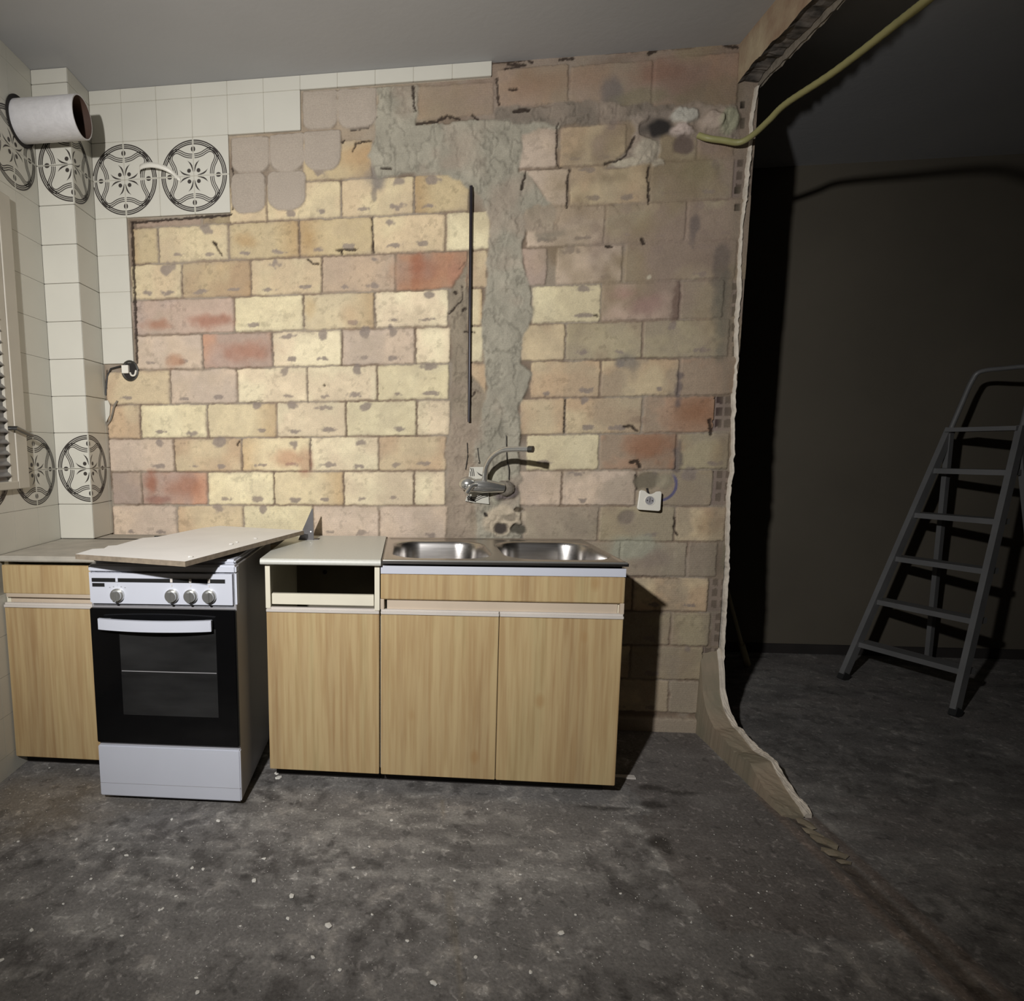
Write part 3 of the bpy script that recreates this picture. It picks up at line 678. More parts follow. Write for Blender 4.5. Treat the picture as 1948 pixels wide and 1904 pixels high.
# window in the left wall: projecting frame with louvred shutter
w = thing('window_1', 'white framed window with a louvred shutter in the tiled left wall', None, (XL, -0.95, 1.6)); w['kind'] = 'structure'
def shift(o, loc):
    o.location = tuple(-c for c in loc); return o
L0 = (XL, -0.95, 1.6)
a, b, c, d = -1.62, -0.40, 1.065, 2.13
fr = MB()
fr.box(XL+.0005, XL+.022, a, a+.068, c, d).box(XL+.0005, XL+.022, b-.068, b, c, d).box(XL+.0005, XL+.022, a+.068, b-.068, c, c+.03).box(XL+.0005, XL+.022, a+.068, b-.068, d-.03, d)
shift(fr.build('window_frame', m_frame, w, bevel=.003), L0)
sh = MB(); sh.box(XL+.001, XL+.006, a+.07, b-.07, c+.03, d-.03)
shift(sh.build('window_pane', m_pane, w), L0)
sl = MB()
for k in range(24):
    z = c+.06+k*.04
    sl.prism([(XL+.008, z), (XL+.020, z-.012), (XL+.021, z-.008), (XL+.009, z+.004)], 'y', a+.075, b-.105)
shift(sl.build('louvre_slats', m_pane, w), L0)
st = MB(); st.box(XL+.006, XL+.018, b-.105, b-.07, c+.03, d-.03)
shift(st.build('shutter_stile', m_frame, w), L0)
hd = MB(); hd.tube([(XL+.02, b-.10, 1.29), (XL+.05, b-.10, 1.29), (XL+.052, b-.07, 1.28), (XL+.05, b-.01, 1.265)], .008)
shift(hd.build('window_handle', m_dchrome, w, smooth=True), L0)

# ---- ceiling, floor ------------------------------------------------------
s = MB(); s.box(XL-0.15, XFAR+.1, YB-.1, YF+.1, H, H+0.12)
tag(s.build('ceiling', m_ceil), 'plain pale plastered ceiling', None, None, 'structure')
def floor():
    xs = np.arange(XL-0.02, 5.0, 0.012); ys_ = np.arange(-1.95, YF+0.02, 0.012)
    xs = np.concatenate([xs, [XFAR+.1]]); ys_ = np.concatenate([[YB-.1], ys_])
    X, Y = np.meshgrid(xs, ys_, indexing='ij')
    a = fbm(X, Y, 2.2, 101, 4); b = fbm(X, Y, 9, 107, 4); c = fbm(X, Y, 30, 111, 3); st = fbm(X*0.6, Y*1.8, 12, 117, 4)
    C = arr(121, 118, 115)*(0.66+0.68*b)[..., None]
    m = (sst(0.48, 0.66, st)*sst(0.4, 0.6, a+0.25*(b-.5))*0.55)[..., None]; C = C*(1-m)+arr(158, 155, 150)*(0.75+.6*c)[..., None]*m     # dusty smears
    m = (sst(0.62, 0.72, c)*sst(0.45, 0.6, b)*0.4)[..., None]; C = C*(1-m)+arr(176, 170, 162)*m
    m = (sst(0.56, 0.40, fbm(X, Y, 5, 121, 4))*sst(0.5, 0.35, c)*0.55)[..., None]; C = C*(1-m)+arr(72, 68, 66)*m
    # smoother cement area by the end of the cabinets and along the partition
    poly = [(1.95, -0.30), (2.0, -0.62), (1.93, -0.70), (1.96, -1.14), (2.40, -1.13), (2.40, 0.0), (1.9, 0.0)]
    m = (inpoly(X+(b-.5)*.03, Y+(c-.5)*.03, poly)*0.65)[..., None]; C = C*(1-m)+arr(106, 100, 96)*(0.85+.3*b)[..., None]*m
    # pale dust at the foot of the left wall and pinkish stain
    d = np.hypot((X+0.05)/.30, (Y+.80)/.20); m = (sst(1.3, .2, d+(b-.5))*.45)[..., None]; C = C*(1-m)+arr(140, 128, 110)*m
    # dark holes left of the partition, seam line of the screed
    for x, y, rx, ry in [(2.06, -.475, .05, .022), (2.02, -.585, .05, .022), (1.965, -.80, .03, .06), (1.86, -.62, .1, .012), (2.15, -.50, .06, .012)]:
        d = np.hypot((X-x)/rx, (Y-y)/ry)+(c-.5)*.8; m = (sst(1.3, .6, d)*.7)[..., None]; C = C*(1-m)+arr(46, 42, 38)*m
    m = (sst(0.010, 0.004, np.abs(X-1.308-0.004*np.sin(Y*7)))*(Y < -.62)*sst(.3, .6, b)*0.5)[..., None]; C = C*(1-m)+arr(132, 124, 110)*m
    # scar of the removed partition: two pale mortar rails and a rough trough
    Zf = 0.0006*(b-.5)+0.0006*(c-.5)
    sc = (Y < -0.5)
    for xc, hw, cc, dz in [(2.405, .020, (120, 106, 96), .003), (2.495, .020, (114, 102, 94), .003), (2.45, .022, (86, 74, 64), -.006)]:
        m = sst(hw*1.3, hw*.6, np.abs(X-xc+(c-.5)*.014))*sc*(0.75); C = C*(1-m[..., None])+arr(*cc)*(0.75+.5*c)[..., None]*m[..., None]; Zf = Zf+dz*m*(0.6+.8*c)
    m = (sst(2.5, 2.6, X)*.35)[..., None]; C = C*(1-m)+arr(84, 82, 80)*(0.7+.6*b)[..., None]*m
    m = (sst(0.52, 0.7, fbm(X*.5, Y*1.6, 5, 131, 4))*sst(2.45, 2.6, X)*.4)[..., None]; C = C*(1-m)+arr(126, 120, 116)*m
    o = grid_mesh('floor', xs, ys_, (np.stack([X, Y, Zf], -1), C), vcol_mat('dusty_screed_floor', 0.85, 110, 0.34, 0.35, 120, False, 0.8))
    tag(o, 'bare dark grey floor smeared with plaster dust', None, None, 'structure')
floor()
sl_ = MB().box(XL-.1, XFAR+.1, YB-.1, YF+.1, -0.15, -0.012).build('trim_1', m_darkbrk); tag(sl_, 'floor slab under the screed', None, None, 'structure')

# ---- partition remains ----------------------------------------------------
def smoothnoise(t, seed, f): return float(fbm(np.array([t]), np.array([seed*3.7]), f, seed, 3)[0])-0.5
def xedge(z):
    return float(np.interp(z, [0, .214, .554, .968, 1.509, 2.06, 2.507, 2.7], [2.502, 2.502, 2.496, 2.486, 2.472, 2.458, 2.472, 2.478]))
# low stub running out along the floor
prof = [(0.0, .36), (-.03, .27), (-.045, .20), (-.075, .15), (-.11, .12), (-.16, .096), (-.20, .098), (-.25, .086), (-.31, .072), (-.36, .082), (-.42, .088), (-.445, .07), (-.49, .05), (-.535, .034), (-.59, .020), (-.625, .004)]
def pz(y): return float(np.interp(-y, [-p[0] for p in prof], [p[1] for p in prof]))
def stub(x0, x1, dz, seed, name, m, parent=None, lumps=0.0, slope=0.0):
    bm = bmesh.new(); n = 90; nx = 7; V = []
    for i in range(n+1):
        y = 0.012-0.63*i/n; row = []
        for j in range(nx+1):
            x = x0+(x1-x0)*j/nx
            h = pz(min(0, y))+dz+smoothnoise(y+j*.013, seed, 30)*(.007+lumps)+smoothnoise(y*3+j*.2, seed+3, 30)*.004
            h = max(0.003, h-slope*(1-j/nx)*min(h, .1))
            row.append((x+smoothnoise(y+j, seed+7, 40)*.004, y, h))
        V.append(row)
    top = [[bm.verts.new(p) for p in r] for r in V]
    L_ = [bm.verts.new((r[0][0]-0.006, r[0][1], -0.005)) for r in V]; R_ = [bm.verts.new((r[-1][0], r[-1][1], -0.005)) for r in V]
    for i in range(n):
        for j in range(nx): bm.faces.new((top[i][j], top[i+1][j], top[i+1][j+1], top[i][j+1]))
        bm.faces.new((L_[i], L_[i+1], top[i+1][0], top[i][0])); bm.faces.new((top[i][-1], top[i+1][-1], R_[i+1], R_[i]))
    bm.faces.new([L_[-1], R_[-1]]+top[-1][::-1])
    bmesh.ops.recalc_face_normals(bm, faces=bm.faces[:])
    me = bpy.data.meshes.new(name); bm.to_mesh(me); bm.free()
    return link(name, me, m, parent)
m_stub = mat('stub_plaster', rgb(138, 132, 112), 0.9, var=0.14, scale=7, bump=0.25, bscale=60, c2=rgb(152, 136, 116))
wr = stub(XR, 2.478, 0.0, 3, 'wall_right', m_stub, slope=.12)
tag(wr, 'low ragged stump of the demolished partition wall tapering out along the floor', None, None, 'structure')
stub(2.476, 2.498, 0.006, 8, 'plaster_skin', m_wplaster, wr, .012)
# vertical plaster skin on the free edge of the brick wall
bm = bmesh.new(); rows = []
for i in range(261):
    z = .22+i*(2.53-.22)/260
    xe = xedge(z)+smoothnoise(z, 21, 9)*.014+smoothnoise(z, 23, 45)*.010; yf = -.012+smoothnoise(z, 25, 25)*.014
    wdt = .008+.008*(smoothnoise(z, 27, 8)+.5)
    rows.append([bm.verts.new(p) for p in ((xe-wdt, -0.002, z), (xe-wdt+.002, yf, z), (xe-.002, yf-.002, z), (xe, yf+.006, z), (xe+.003, .14, z), (xe-wdt, .14, z))])
for i in range(260):
    for k in range(6): bm.faces.new((rows[i][k], rows[i][(k+1) % 6], rows[i+1][(k+1) % 6], rows[i+1][k]))
bm.faces.new(rows[0][::-1]); bm.faces.new(rows[-1]); bmesh.ops.recalc_face_normals(bm, faces=bm.faces[:])
me = bpy.data.meshes.new('skin'); bm.to_mesh(me); bm.free(); link('plaster_edge', me, m_wplaster, wr)
# strip of partition still hanging under the ceiling
def hang(x0, x1, zf, seed, name, m, parent=None, y1=YB+.1, amp=.03):
    bm = bmesh.new(); n = 170; rows = []
    for i in range(n+1):
        t = i/n; y = 0.01+(y1-0.01)*t**1.8
        z = zf+smoothnoise(y, seed, 14)*amp+smoothnoise(y, seed+2, 50)*amp*.5; zz = z+smoothnoise(y, seed+4, 40)*amp*.7
        rows.append([bm.verts.new(p) for p in ((x0, y, H+.003), (x0, y, z), ((x0*2+x1)/3, y, z+.010+smoothnoise(y, seed+6, 40)*amp*.5), ((x0+x1*2)/3, y, zz+.004), (x1, y, zz), (x1, y, H+.003))])
    for i in range(n):
        for k in range(6): 
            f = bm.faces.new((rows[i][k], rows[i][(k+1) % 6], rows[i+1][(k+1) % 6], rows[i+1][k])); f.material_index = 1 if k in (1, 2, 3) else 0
    bm.faces.new(rows[0]); bm.faces.new(rows[-1][::-1]); bmesh.ops.recalc_face_normals(bm, faces=bm.faces[:])
    me = bpy.data.meshes.new(name); bm.to_mesh(me); bm.free(); return link(name, me, m, parent)
tr = hang(2.402, 2.472, 2.552, 31, 'trim_2', [m_bwall, m_darkbrk], amp=.024)
tag(tr, 'broken strip of partition still hanging under the ceiling with sooty underside', None, None, 'structure')
hang(2.476, 2.486, 2.530, 41, 'plaster_skin', [m_mortar, m_mortar], tr, amp=.020)

# ---- other room and the unseen walls ----------------------------------------
def wbox(name, label, m, *b):
    return tag(MB().box(*b).build(name, m), label, None, None, 'structure')
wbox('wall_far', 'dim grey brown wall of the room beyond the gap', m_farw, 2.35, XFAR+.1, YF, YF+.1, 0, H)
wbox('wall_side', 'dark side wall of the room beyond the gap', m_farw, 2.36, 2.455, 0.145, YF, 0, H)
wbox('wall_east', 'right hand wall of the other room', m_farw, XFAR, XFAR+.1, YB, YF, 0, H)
wbox('wall_front', 'wall behind the camera', m_plaster, XL-.15, XFAR+.1, YB-.1, YB, 0, H)
wbox('baseboard_far', 'dark baseboard under the far wall of the dim room', m_dark, 2.46, XFAR, YF-.014, YF, 0, .055)

# ================================================================== THINGS
# ---- cooker ---------------------------------------------------------------
ck = thing('cooker', 'white freestanding gas cooker with black oven door between the cabinets', 'cooker', (0.136, -0.749, 0), 0.016)
W_, D_ = 0.5, 0.575
b = MB(); b.box(.003, W_-.003, .012, D_, .022, .832); b.build('body', m_side, ck, bevel=.004)
b = MB(); b.box(.0, W_, .0, .05, .692, .818, 0, .012); b.box(.0, W_, .006, .05, .806, .834, 0, .006)
b.build('control_panel', m_white, ck, smooth=True)
b = MB(); b.box(.008, W_-.008, .03, D_-.01, .833, .849, 0, .006); b.build('hob_top', m_white, ck, smooth=True)
for gy in (.12, .45):
    b = MB(); b.box(.05, W_-.05, gy, gy+.008, .849, .8645)
    for gx in (.12, .245, .37): b.box(gx, gx+.008, gy-.06, gy+.068, .8495, .8645)
    b.build('pan_support', m_blackm, ck)
b = MB(); b.box(.016, .465, -.0022, .003, .7770, .7895); b.build('black_stripe', m_blackm, ck)
b = MB()
for i in range(7): b.box(.0175+i*.0058, .0222+i*.0058, -.0016, .001, .7625, .7705)
b.box(.0165, .0585, -.0012, .001, .7605, .7725, 1); b.build('maker_badge', [m_blackm, m_dchrome], ck)
for kx in (.102, .287, .350, .412):
    k = MB(); k.cyl((kx, .002, .733), (kx, -.010, .733), .0235, .0225, 32); k.cyl((kx, -.010, .733), (kx, -.020, .733), .019, .0175, 32)
    ko = k.build('knob', m_chrome, ck, smooth=True, bevel=.0008)
    g = MB(); g.box(kx-.0045, kx+.0045, -.031, -.014, .716, .751, 0, .0015); g.build('grip_bar', m_chrome, ko)
    q = MB(); q.box(kx-.004, kx+.004, -.0035, .001, .778, .791); q.box(kx-.0012, kx+.0012, -.0015, .001, .763, .770); q.build('indicator_mark', m_white if kx < .2 else m_strip, ck)
for dx_ in (-.026, -.013, .013, .026):
    mk = MB(); mk.box(.102+dx_-.002, .102+dx_+.002, -.0006, .001, .762-abs(dx_)*.2, .7645-abs(dx_)*.2); mk.build('dial_marking', m_side, ck)
od = MB(); od.box(.003, W_-.004, -.004, .022, .219, .688, 0, .003); odo = od.build('oven_door', m_black, ck, smooth=True)
g = MB(); g.box(.102, .430, -.0048, -.003, .322, .624); g.build('oven_window', m_glass, odo)
g = MB(); g.box(.104, .428, -.0054, -.0040, .474, .4765); g.build('rack_edge', m_side, odo)
g = MB()
pts = []
n = 26
poly = [(.043+.38*i/n, -.030-.022*max(0,math.sin(PI*i/n))**0.8) for i in range(n+1)]; poly += [(x, y+.012) for x, y in poly[::-1]]
g.prism(poly, 'z', .624, .660); g.box(.046, .075, -.032, -.003, .632, .654); g.box(.394, .420, -.032, -.003, .632, .654)
g.build('door_handle', m_white, odo, smooth=True, bevel=.002)
dr = MB(); dr.box(.002, W_-.002, -.001, .02, .024, .207, 0, .004); dr.box(.004, W_-.004, -.0015, .01, .0715, .0725, 1)
dr.build('drawer_front', [m_white, m_side], ck, smooth=True)
for fx in (.05, .45):
    for fy in (.06, .52): MB().cyl((fx, fy, 0), (fx, fy, .024), .016).build('foot', m_rubber, ck)

# ---- loose board on the cooker -----------------------------------------------
top = [tuple(at(u, v, 2, .881)) for u, v in ((143, 1054), (250, 1061), (352, 1068), (578, 1009), (418, 1000), (385, 1004), (300, 1021), (272, 1023), (222, 1037), (206, 1038), (198, 1043), (176, 1044))]
pn = None
bm = bmesh.new()
A_ = [Vector(p) for p in top]
# one flat plane through the corners (least squares)
Q = np.array(top); cf = np.linalg.lstsq(np.c_[Q[:, 0], Q[:, 1], np.ones(len(Q))], Q[:, 2], rcond=None)[0]
T_ = [bm.verts.new((p[0], p[1], cf[0]*p[0]+cf[1]*p[1]+cf[2])) for p in top]; B_ = [bm.verts.new((v.co.x, v.co.y, v.co.z-.016)) for v in T_]
f = bm.faces.new(T_); f.material_index = 0
f = bm.faces.new(B_[::-1]); f.material_index = 1
for i in range(len(T_)):
    f = bm.faces.new((T_[i], B_[i], B_[(i+1) % len(T_)], T_[(i+1) % len(T_)])); f.material_index = 1
bmesh.ops.recalc_face_normals(bm, faces=bm.faces[:])
me = bpy.data.meshes.new('board'); bm.to_mesh(me); bm.free()
bo = link('loose_board', me, [m_board, m_boardedge]); tag(bo, 'loose white melamine board laid askew on top of the cooker', 'board')
def bz(x, y): return cf[0]*x+cf[1]*y+cf[2]

# ---- crumb chips --------------------------------------------------------------
def chip_mesh(seed, r=1.0):
    R_ = random.Random(seed); b = bmesh.new(); bmesh.ops.create_icosphere(b, subdivisions=1, radius=1)
    for v in b.verts: v.co *= R_.uniform(.65, 1.2); v.co.z = max(v.co.z*.45, -.30)
    me = bpy.data.meshes.new('chip%d' % seed); b.to_mesh(me); b.free(); me.materials.append(m_chip); return me
chips = [chip_mesh(i) for i in range(6)]
def chip(x, y, z, r, label, group, sx=1, name='plaster_chip', cat='debris', m=None):
    me = chips[rng.randrange(6)]
    o = bpy.data.objects.new(name, me); COL.objects.link(o); o.location = (x, y, z+.28*r); o.scale = (r*sx, r, r*.8); o.rotation_euler = (0, 0, rng.uniform(0, 6))
    return tag(o, label, cat, group)
for (u, v, lb) in [(450, 1032, 'upright crumb of plaster near the right edge of the loose white board'), (486, 1025, 'right hand crumb of plaster on the loose white board'), (363, 1060, 'crumb of plaster at the front corner of the loose white board'), (440, 1036, 'smallest crumb in the middle of the loose white board')]:
    p = at(u, v, 2, .881); p = at(u, v, 2, bz(p[0], p[1])); chip(p[0], p[1], bz(p[0], p[1]), .009, lb, 'crumbs on the loose board')

# ---- cabinets -----------------------------------------------------------------
YD = -0.5814
def door(parent, x0, x1, z0, z1, m, name='door', strip=True, off=(0, 0, 0)):
    b = MB(); b.box(x0+.0015, x1-.0015, YD, YD+.018, z0, z1, 0, .002)
    o = b.build(name, m, parent, smooth=True); o.location = off
    if strip:
        t = MB(); t.box(x0+.0015, x1-.0015, YD-.004, YD+.019, z1+.0005, z1+.010, 0, .001); t.box(x0+.0015, x1-.0015, YD+.004, YD+.016, z1+.010, z1+.016)
        t.build('finger_strip', m_strip, o)
    return o
def cab(name, label, x0, x1, parts):
    t = thing(name, label, 'cabinet', ((x0+x1)/2, -.3, 0)); off = (-(x0+x1)/2, .3, 0)
    parts(t, off); return t
def P_(t, off, name, m, bev=0, **k):
    pass
# left cabinet
def left_parts(t, off):
    x0, x1 = -.286, .120
    c = MB(); c.box(x0, x0+.016, YD+.02, -.03, .058, .806); c.box(x1-.016, x1, YD+.02, -.03, .058, .806); c.box(x0, x1, YD+.02, -.03, .058, .074); c.box(x0, x1, -.046, -.03, .058, .806); c.box(x0, x1, YD+.07, -.03, .79, .806)
    c.build('carcass', m_cream, t).location = off
    door(t, x0, x1, .058, .638, m_wood3, off=off)
    c = MB(); c.box(x0+.0015, x1-.0015, YD, YD+.018, .690, .795, 0, .002); c.build('drawer_front', m_wood4, t, smooth=True).location = off
    c = MB(); c.box(x0+.01, x1, YD+.003, YD+.016, .676, .690); c.build('finger_strip', m_beige, t).location = off
    c = MB(); c.box(x0+.012, x1-.012, YD+.022, YD+.034, .640, .690); c.build('rail', m_beige, t).location = off
    c = MB(); c.box(x0, x1, YD+.07, YD+.08, 0, .058); c.build('plinth', m_dark, t).location = off
cab('kitchen_cabinet', 'pale wood base cabinet in the left corner beside the cooker', -.286, .120, left_parts)
def mid_parts(t, off):
    x0, x1 = .6953, 1.0925
    c = MB()
    c.box(x0, x0+.017, YD+.0, -.03, .655, .811); c.box(x1-.017, x1, YD+.0, -.03, .655, .811)
    c.box(x0, x0+.017, YD+.02, -.03, .058, .655); c.box(x1-.017, x1, YD+.02, -.03, .058, .655); c.box(x0, x1, YD+.02, -.03, .058, .074)
    c.build('carcass', m_cream, t).location = off
    c = MB(); c.box(x0+.017, x1-.017, -.062, -.050, .4, .811); c.build('back_panel', m_inside, t).location = off
    c = MB(); c.box(x0+.021, x1-.020, YD+.006, YD+.022, .668, .706, 0, .001); c.build('rail', m_cream, t).location = off
    c = MB(); c.cyl((x0+.14, -.0615, .68), (x0+.14, -.068, .68), .009); c.build('screw_hole_plug', m_dark, t).location = off
    door(t, x0, x1, .0584, .642, m_wood, off=off)
    c = MB(); c.box(x0+.01, x1, YD+.07, YD+.08, 0, .058); c.build('plinth', m_dark, t).location = off
cab('kitchen_cabinet', 'narrow pale wood cabinet with an empty drawer opening right of the cooker', .6953, 1.0925, mid_parts)
def sink_parts(t, off):
    x0, x1 = 1.0955, 1.8945; xm = 1.4945
    c = MB(); c.box(x0, x0+.016, YD+.019, -.03, .058, .806); c.box(x1-.016, x1, YD+.019, -.03, .058, .806); c.box(x0, x1, YD+.019, -.03, .058, .074); c.box(x0, x1, -.046, -.03, .058, .63)
    c.build('carcass', m_cream, t).location = off
    door(t, x0, xm, .0584, .642, m_wood2, off=off); door(t, xm, x1, .0584, .642, m_wood4, off=off)
    c = MB(); c.box(x0+.001, x1-.001, YD, YD+.018, .694, .7825, 0, .003); c.build('drawer_front', m_wood3, t, smooth=True).location = off
    c = MB(); c.box(x0+.001, x1-.001, YD-.002, YD+.05, .7835, .811); c.build('front_rail', m_white, t).location = off
    c = MB(); c.box(x0+.022, x1-.018, YD+.014, YD+.030, .655, .6945); c.box(x0, x0+.012, YD+.003, YD+.019, .658, .694); c.box(x1-.012, x1, YD+.003, YD+.019, .658, .694); c.build('rail', m_beige, t).location = off
    c = MB(); c.box(x0, x1-.02, YD+.07, YD+.08, 0, .058); c.build('plinth', m_dark, t).location = off
cab('sink_cabinet', 'wide pale wood double door cabinet under the steel sink', 1.0955, 1.8945, sink_parts)

# worktops
b = MB(); b.box(XL+.002, .120, -.602, -.155, .812, .832, 0, .004); b.box(XL+.002, .120, -.18, -.030, .812, .832); b.box(.118, .690, -.158, -.030, .812, .832)
tag(b.build('worktop', m_topg), 'dusty grey worktop over the left corner cabinet and behind the cooker', 'worktop')
b = MB()
n = 10; pl = [(-.030, .812), (-.030, .8335), (-.596, .8335)]+[(-.596-.010*math.sin(PI*i/n), .8227+.0107*math.cos(PI*i/n)) for i in range(n+1)]
b.prism(pl, 'x', .6835, 1.0975)
tag(b.build('worktop', m_topw, smooth=True), 'short pale speckled worktop between the cooker and the sink', 'worktop')

# ---- sink ----------------------------------------------------------------------
def sink():
    t = thing('kitchen_sink', 'stainless steel double bowl sink set on the wide cabinet', 'sink', (1.5, -.34, .826))
    x0, x1, y0, y1 = 1.101, 1.893, -.606, -.085
    xs = np.linspace(x0, x1, 265); ys_ = np.linspace(y0, y1, 175); X, Y = np.meshgrid(xs, ys_, indexing='ij')
    def rr(cx, cy, hx, hy, r):
        qx = np.abs(X-cx)-hx+r; qy = np.abs(Y-cy)-hy+r
        return np.hypot(np.maximum(qx, 0), np.maximum(qy, 0))+np.minimum(np.maximum(qx, qy), 0)-r
    Z = np.full(X.shape, .833)
    # raised rim
    e = np.minimum.reduce([X-x0, x1-X, Y-y0, y1-Y]); Z += .004*np.exp(-((e-.010)/.006)**2)-.008*sst(.004, 0, e)
    for cx, hx in ((1.306, .172), (1.702, .176)):
        sd = rr(cx, -.352, hx, .195, .105)
        Z -= .155*sst(0.0, -.030, sd)*1.0+.006*sst(.008, -.004, sd)
    o = grid_mesh('basin', xs, ys_, (np.stack([X, Y, Z], -1), None), m_steel); o.parent = t; o.location = (-1.5, .34, -.826)
    so = o.modifiers.new('s', 'SOLIDIFY'); so.thickness = .0012; so.offset = -1
    b = MB(); b.box(x0+.001, x1-.001, y0, y0+.0015, .822, .832); b.box(x0, x0+.0015, y0, y1, .822, .832); b.box(x1-.0015, x1, y0, y1, .822, .832); b.box(x0, x1, y1-.0015, y1, .822, .832)
    q = b.build('rim_skirt', m_steel, t); q.location = (-1.5, .34, -.826)
    b = MB(); b.tube([(x0+.004, y0+.002, .8325), (x1-.004, y0+.002, .8325)], .0038, 12); q = b.build('rolled_edge', m_chrome, t, smooth=True); q.location = (-1.5, .34, -.826)
    b = MB()
    # keep the support to a frame only
    b.bm.clear(); b.box(x0+.02, x1-.012, -.10, -.088, .8112, .8235); q = b.build('gap_shade_batten', m_dark, t); q.location = (-1.5, .34, -.826)
    b = MB(); b.box(x0+.02, x1-.012, YD+.001, YD+.020, .8112, .8235)  # batten coloured dark to stand in for the shadow gap below the rim
    q = b.build('gap_shade_batten', m_dark, t); q.location = (-1.5, .34, -.826)
    for cx in (1.306, 1.702):
        b = MB(); b.cyl((cx, -.352, .672), (cx, -.352, .6765), .042); b.cyl((cx, -.352, .6765), (cx, -.352, .678), .030)
        q = b.build('drain', m_chrome, t, smooth=True); q.location = (-1.5, .34, -.826)
sink()

# ---- tap ------------------------------------------------------------------------
def tap():
    L0 = (1.505, -.02, 1.04); off = tuple(-c for c in L0)
    t = thing('wall_tap', 'chrome wall mounted mixer tap with a high curved spout above the sink', 'tap', L0)
    b = MB(); b.ball((1.590, -.020, 1.036), .036, 1.1, .9, .95, 8)
    for v_ in b.bm.verts: v_.co += Vector((rng.uniform(-.003, .003), rng.uniform(-.003, .003), rng.uniform(-.003, .003)))
    b.build('mortared_wall_union', m_mortar, t, smooth=True).location = off
    b = MB(); b.cyl((1.478, -.016, 1.046), (1.478, -.05, 1.046), .026, .022); b.build('wall_union', m_chrome, t, smooth=True).location = off
    b = MB(); b.tube([(1.425, -.075, 1.052), (1.44, -.075, 1.052), (1.47, -.075, 1.052), (1.50, -.075, 1.050), (1.53, -.072, 1.047), (1.575, -.050, 1.041)], .022, 20, rs=[.014, .026, .028, .029, .025, .020])
    b.ball((1.430, -.082, 1.060), .034, 1.05, 1, .85)
    b.build('mixer_body', m_chrome, t, smooth=True).location = off
    b = MB(); b.tube(bez([(1.47, -.09, 1.055), (1.445, -.11, 1.052), (1.420, -.13, 1.022)], 6), .010, 12); b.build('lever', m_chrome, t, smooth=True).location = off
    sp = bez([(1.500, -.080, 1.045), (1.497, -.092, 1.085), (1.500, -.115, 1.130), (1.515, -.150, 1.168), (1.545, -.190, 1.193), (1.585, -.222, 1.199), (1.638, -.262, 1.198)], 8)
    b = MB(); b.tube(sp, .0105, 16); b.build('spout', m_chrome, t, smooth=True).location = off
    d = (Vector((1.638, -.262, 1.198))-Vector((1.585, -.222, 1.199))).normalized(); e = Vector((1.638, -.262, 1.198))
    b = MB(); b.cyl(e-d*.004, e+d*.014, .0125, n=20); b.build('spout_nozzle', m_dchrome, t, smooth=True).location = off
tap()
# broken tile behind the tap
def shard(name, pts, y, th, m, label, cat, print_=None):
    s = MB(); s.prism([W(u, v) for u, v in pts], 'y', y-th, y, 0)
    bmesh.ops.recalc_face_normals(s.bm, faces=s.bm.faces[:])
    n0 = len(s.bm.faces)
    if print_: print_(s.bm, y-th-.0004)
    fix_faces(s.bm, (0, -1, 0))
    me = bpy.data.meshes.new(name); s.bm.to_mesh(me); s.bm.free(); return tag(link(name, me, [m, m_grout, m_print]), label, cat)
SH = [(893, 888), (926, 888), (929, 958), (900, 955), (884, 952), (893, 925), (889, 915)]
def shprint(bm, y):
    x0, z0 = W(932, 888); pw = [W(u, v) for u, v in SH]
    def ok(x, z): return bool(inpoly(np.array([x]), np.array([z]), pw)[0])
    cx, cz = x0, W(930, 905)[1]
    for poly in MED:
        if all(ok(cx+px*.15*.95, cz-.005+pz_*.15*.95) for px, pz_ in poly):
            f = bm.faces.new([bm.verts.new((cx+px*.15*.95, y, cz-.005+pz_*.15*.95)) for px, pz_ in poly]); f.material_index = 2
shard('broken_tile', SH, -.0155, .007, m_tile, 'broken patterned tile fragment left on the wall behind the tap', 'tile', shprint)
shard('broken_tile', [(203, 763), (209, 762), (213, 772), (212, 790), (204, 806)], -.012, .006, m_tile, 'plain white tile shard clinging beside the column left of the bricks', 'tile')
s = MB(); s.tube(bez([(W(226, 763)[0], -.014, W(226, 763)[1]), (W(220, 775)[0], -.016, W(220, 775)[1]), (W(215, 795)[0], -.016, W(215, 795)[1]), (W(207, 808)[0], -.014, W(207, 808)[1])], 5), .0045, 8)
tag(s.build('adhesive_bead', m_mortar, smooth=True), 'thin curved bead of old adhesive beside the white tile shard', 'debris')

# ---- junction hole with white plug at the left --------------------------------------
x, z = W(250, 706)
t = thing('wall_junction', 'cut wall junction with dark rim and a white square plug below the last tiles', 'electrical fitting', (x, -.01, z))
b = MB()
for i in range(28):
    a0 = 2*PI*i/28; a1 = 2*PI*(i+1)/28
    b.tube([(.034*math.cos(a0), -.004, .040*math.sin(a0)), (.034*math.cos(a1), -.004, .040*math.sin(a1))], .0055, 6)
b.build('rim', m_dchrome, t, smooth=True)
b = MB(); b.cyl((0, .004, 0), (0, -.006, 0), .034, n=24); b.build('recess', m_dark, t)
b = MB(); b.box(-.030, .000, -.022, -.006, -.012, .022, 0, .001); b.build('plug', m_socket, t)
b = MB(); b.tube(bez([(.004, -.012, -.01), (.014, -.02, -.022), (.026, -.016, -.02), (.03, -.01, 0)], 5), .004, 8); b.build('wire_end', m_socket, t, smooth=True)
s = MB(); s.tube([(W(232, 697)[0], -.010, W(232, 697)[1]), (W(213, 702)[0], -.010, W(213, 702)[1]), (W(206, 716)[0], -.010, W(206, 716)[1]), (W(203, 752)[0], -.010, W(203, 752)[1])], .004, 8)
tag(s.build('wire', m_wire, smooth=True), 'dark wire from the left junction down beside the column', 'cable')

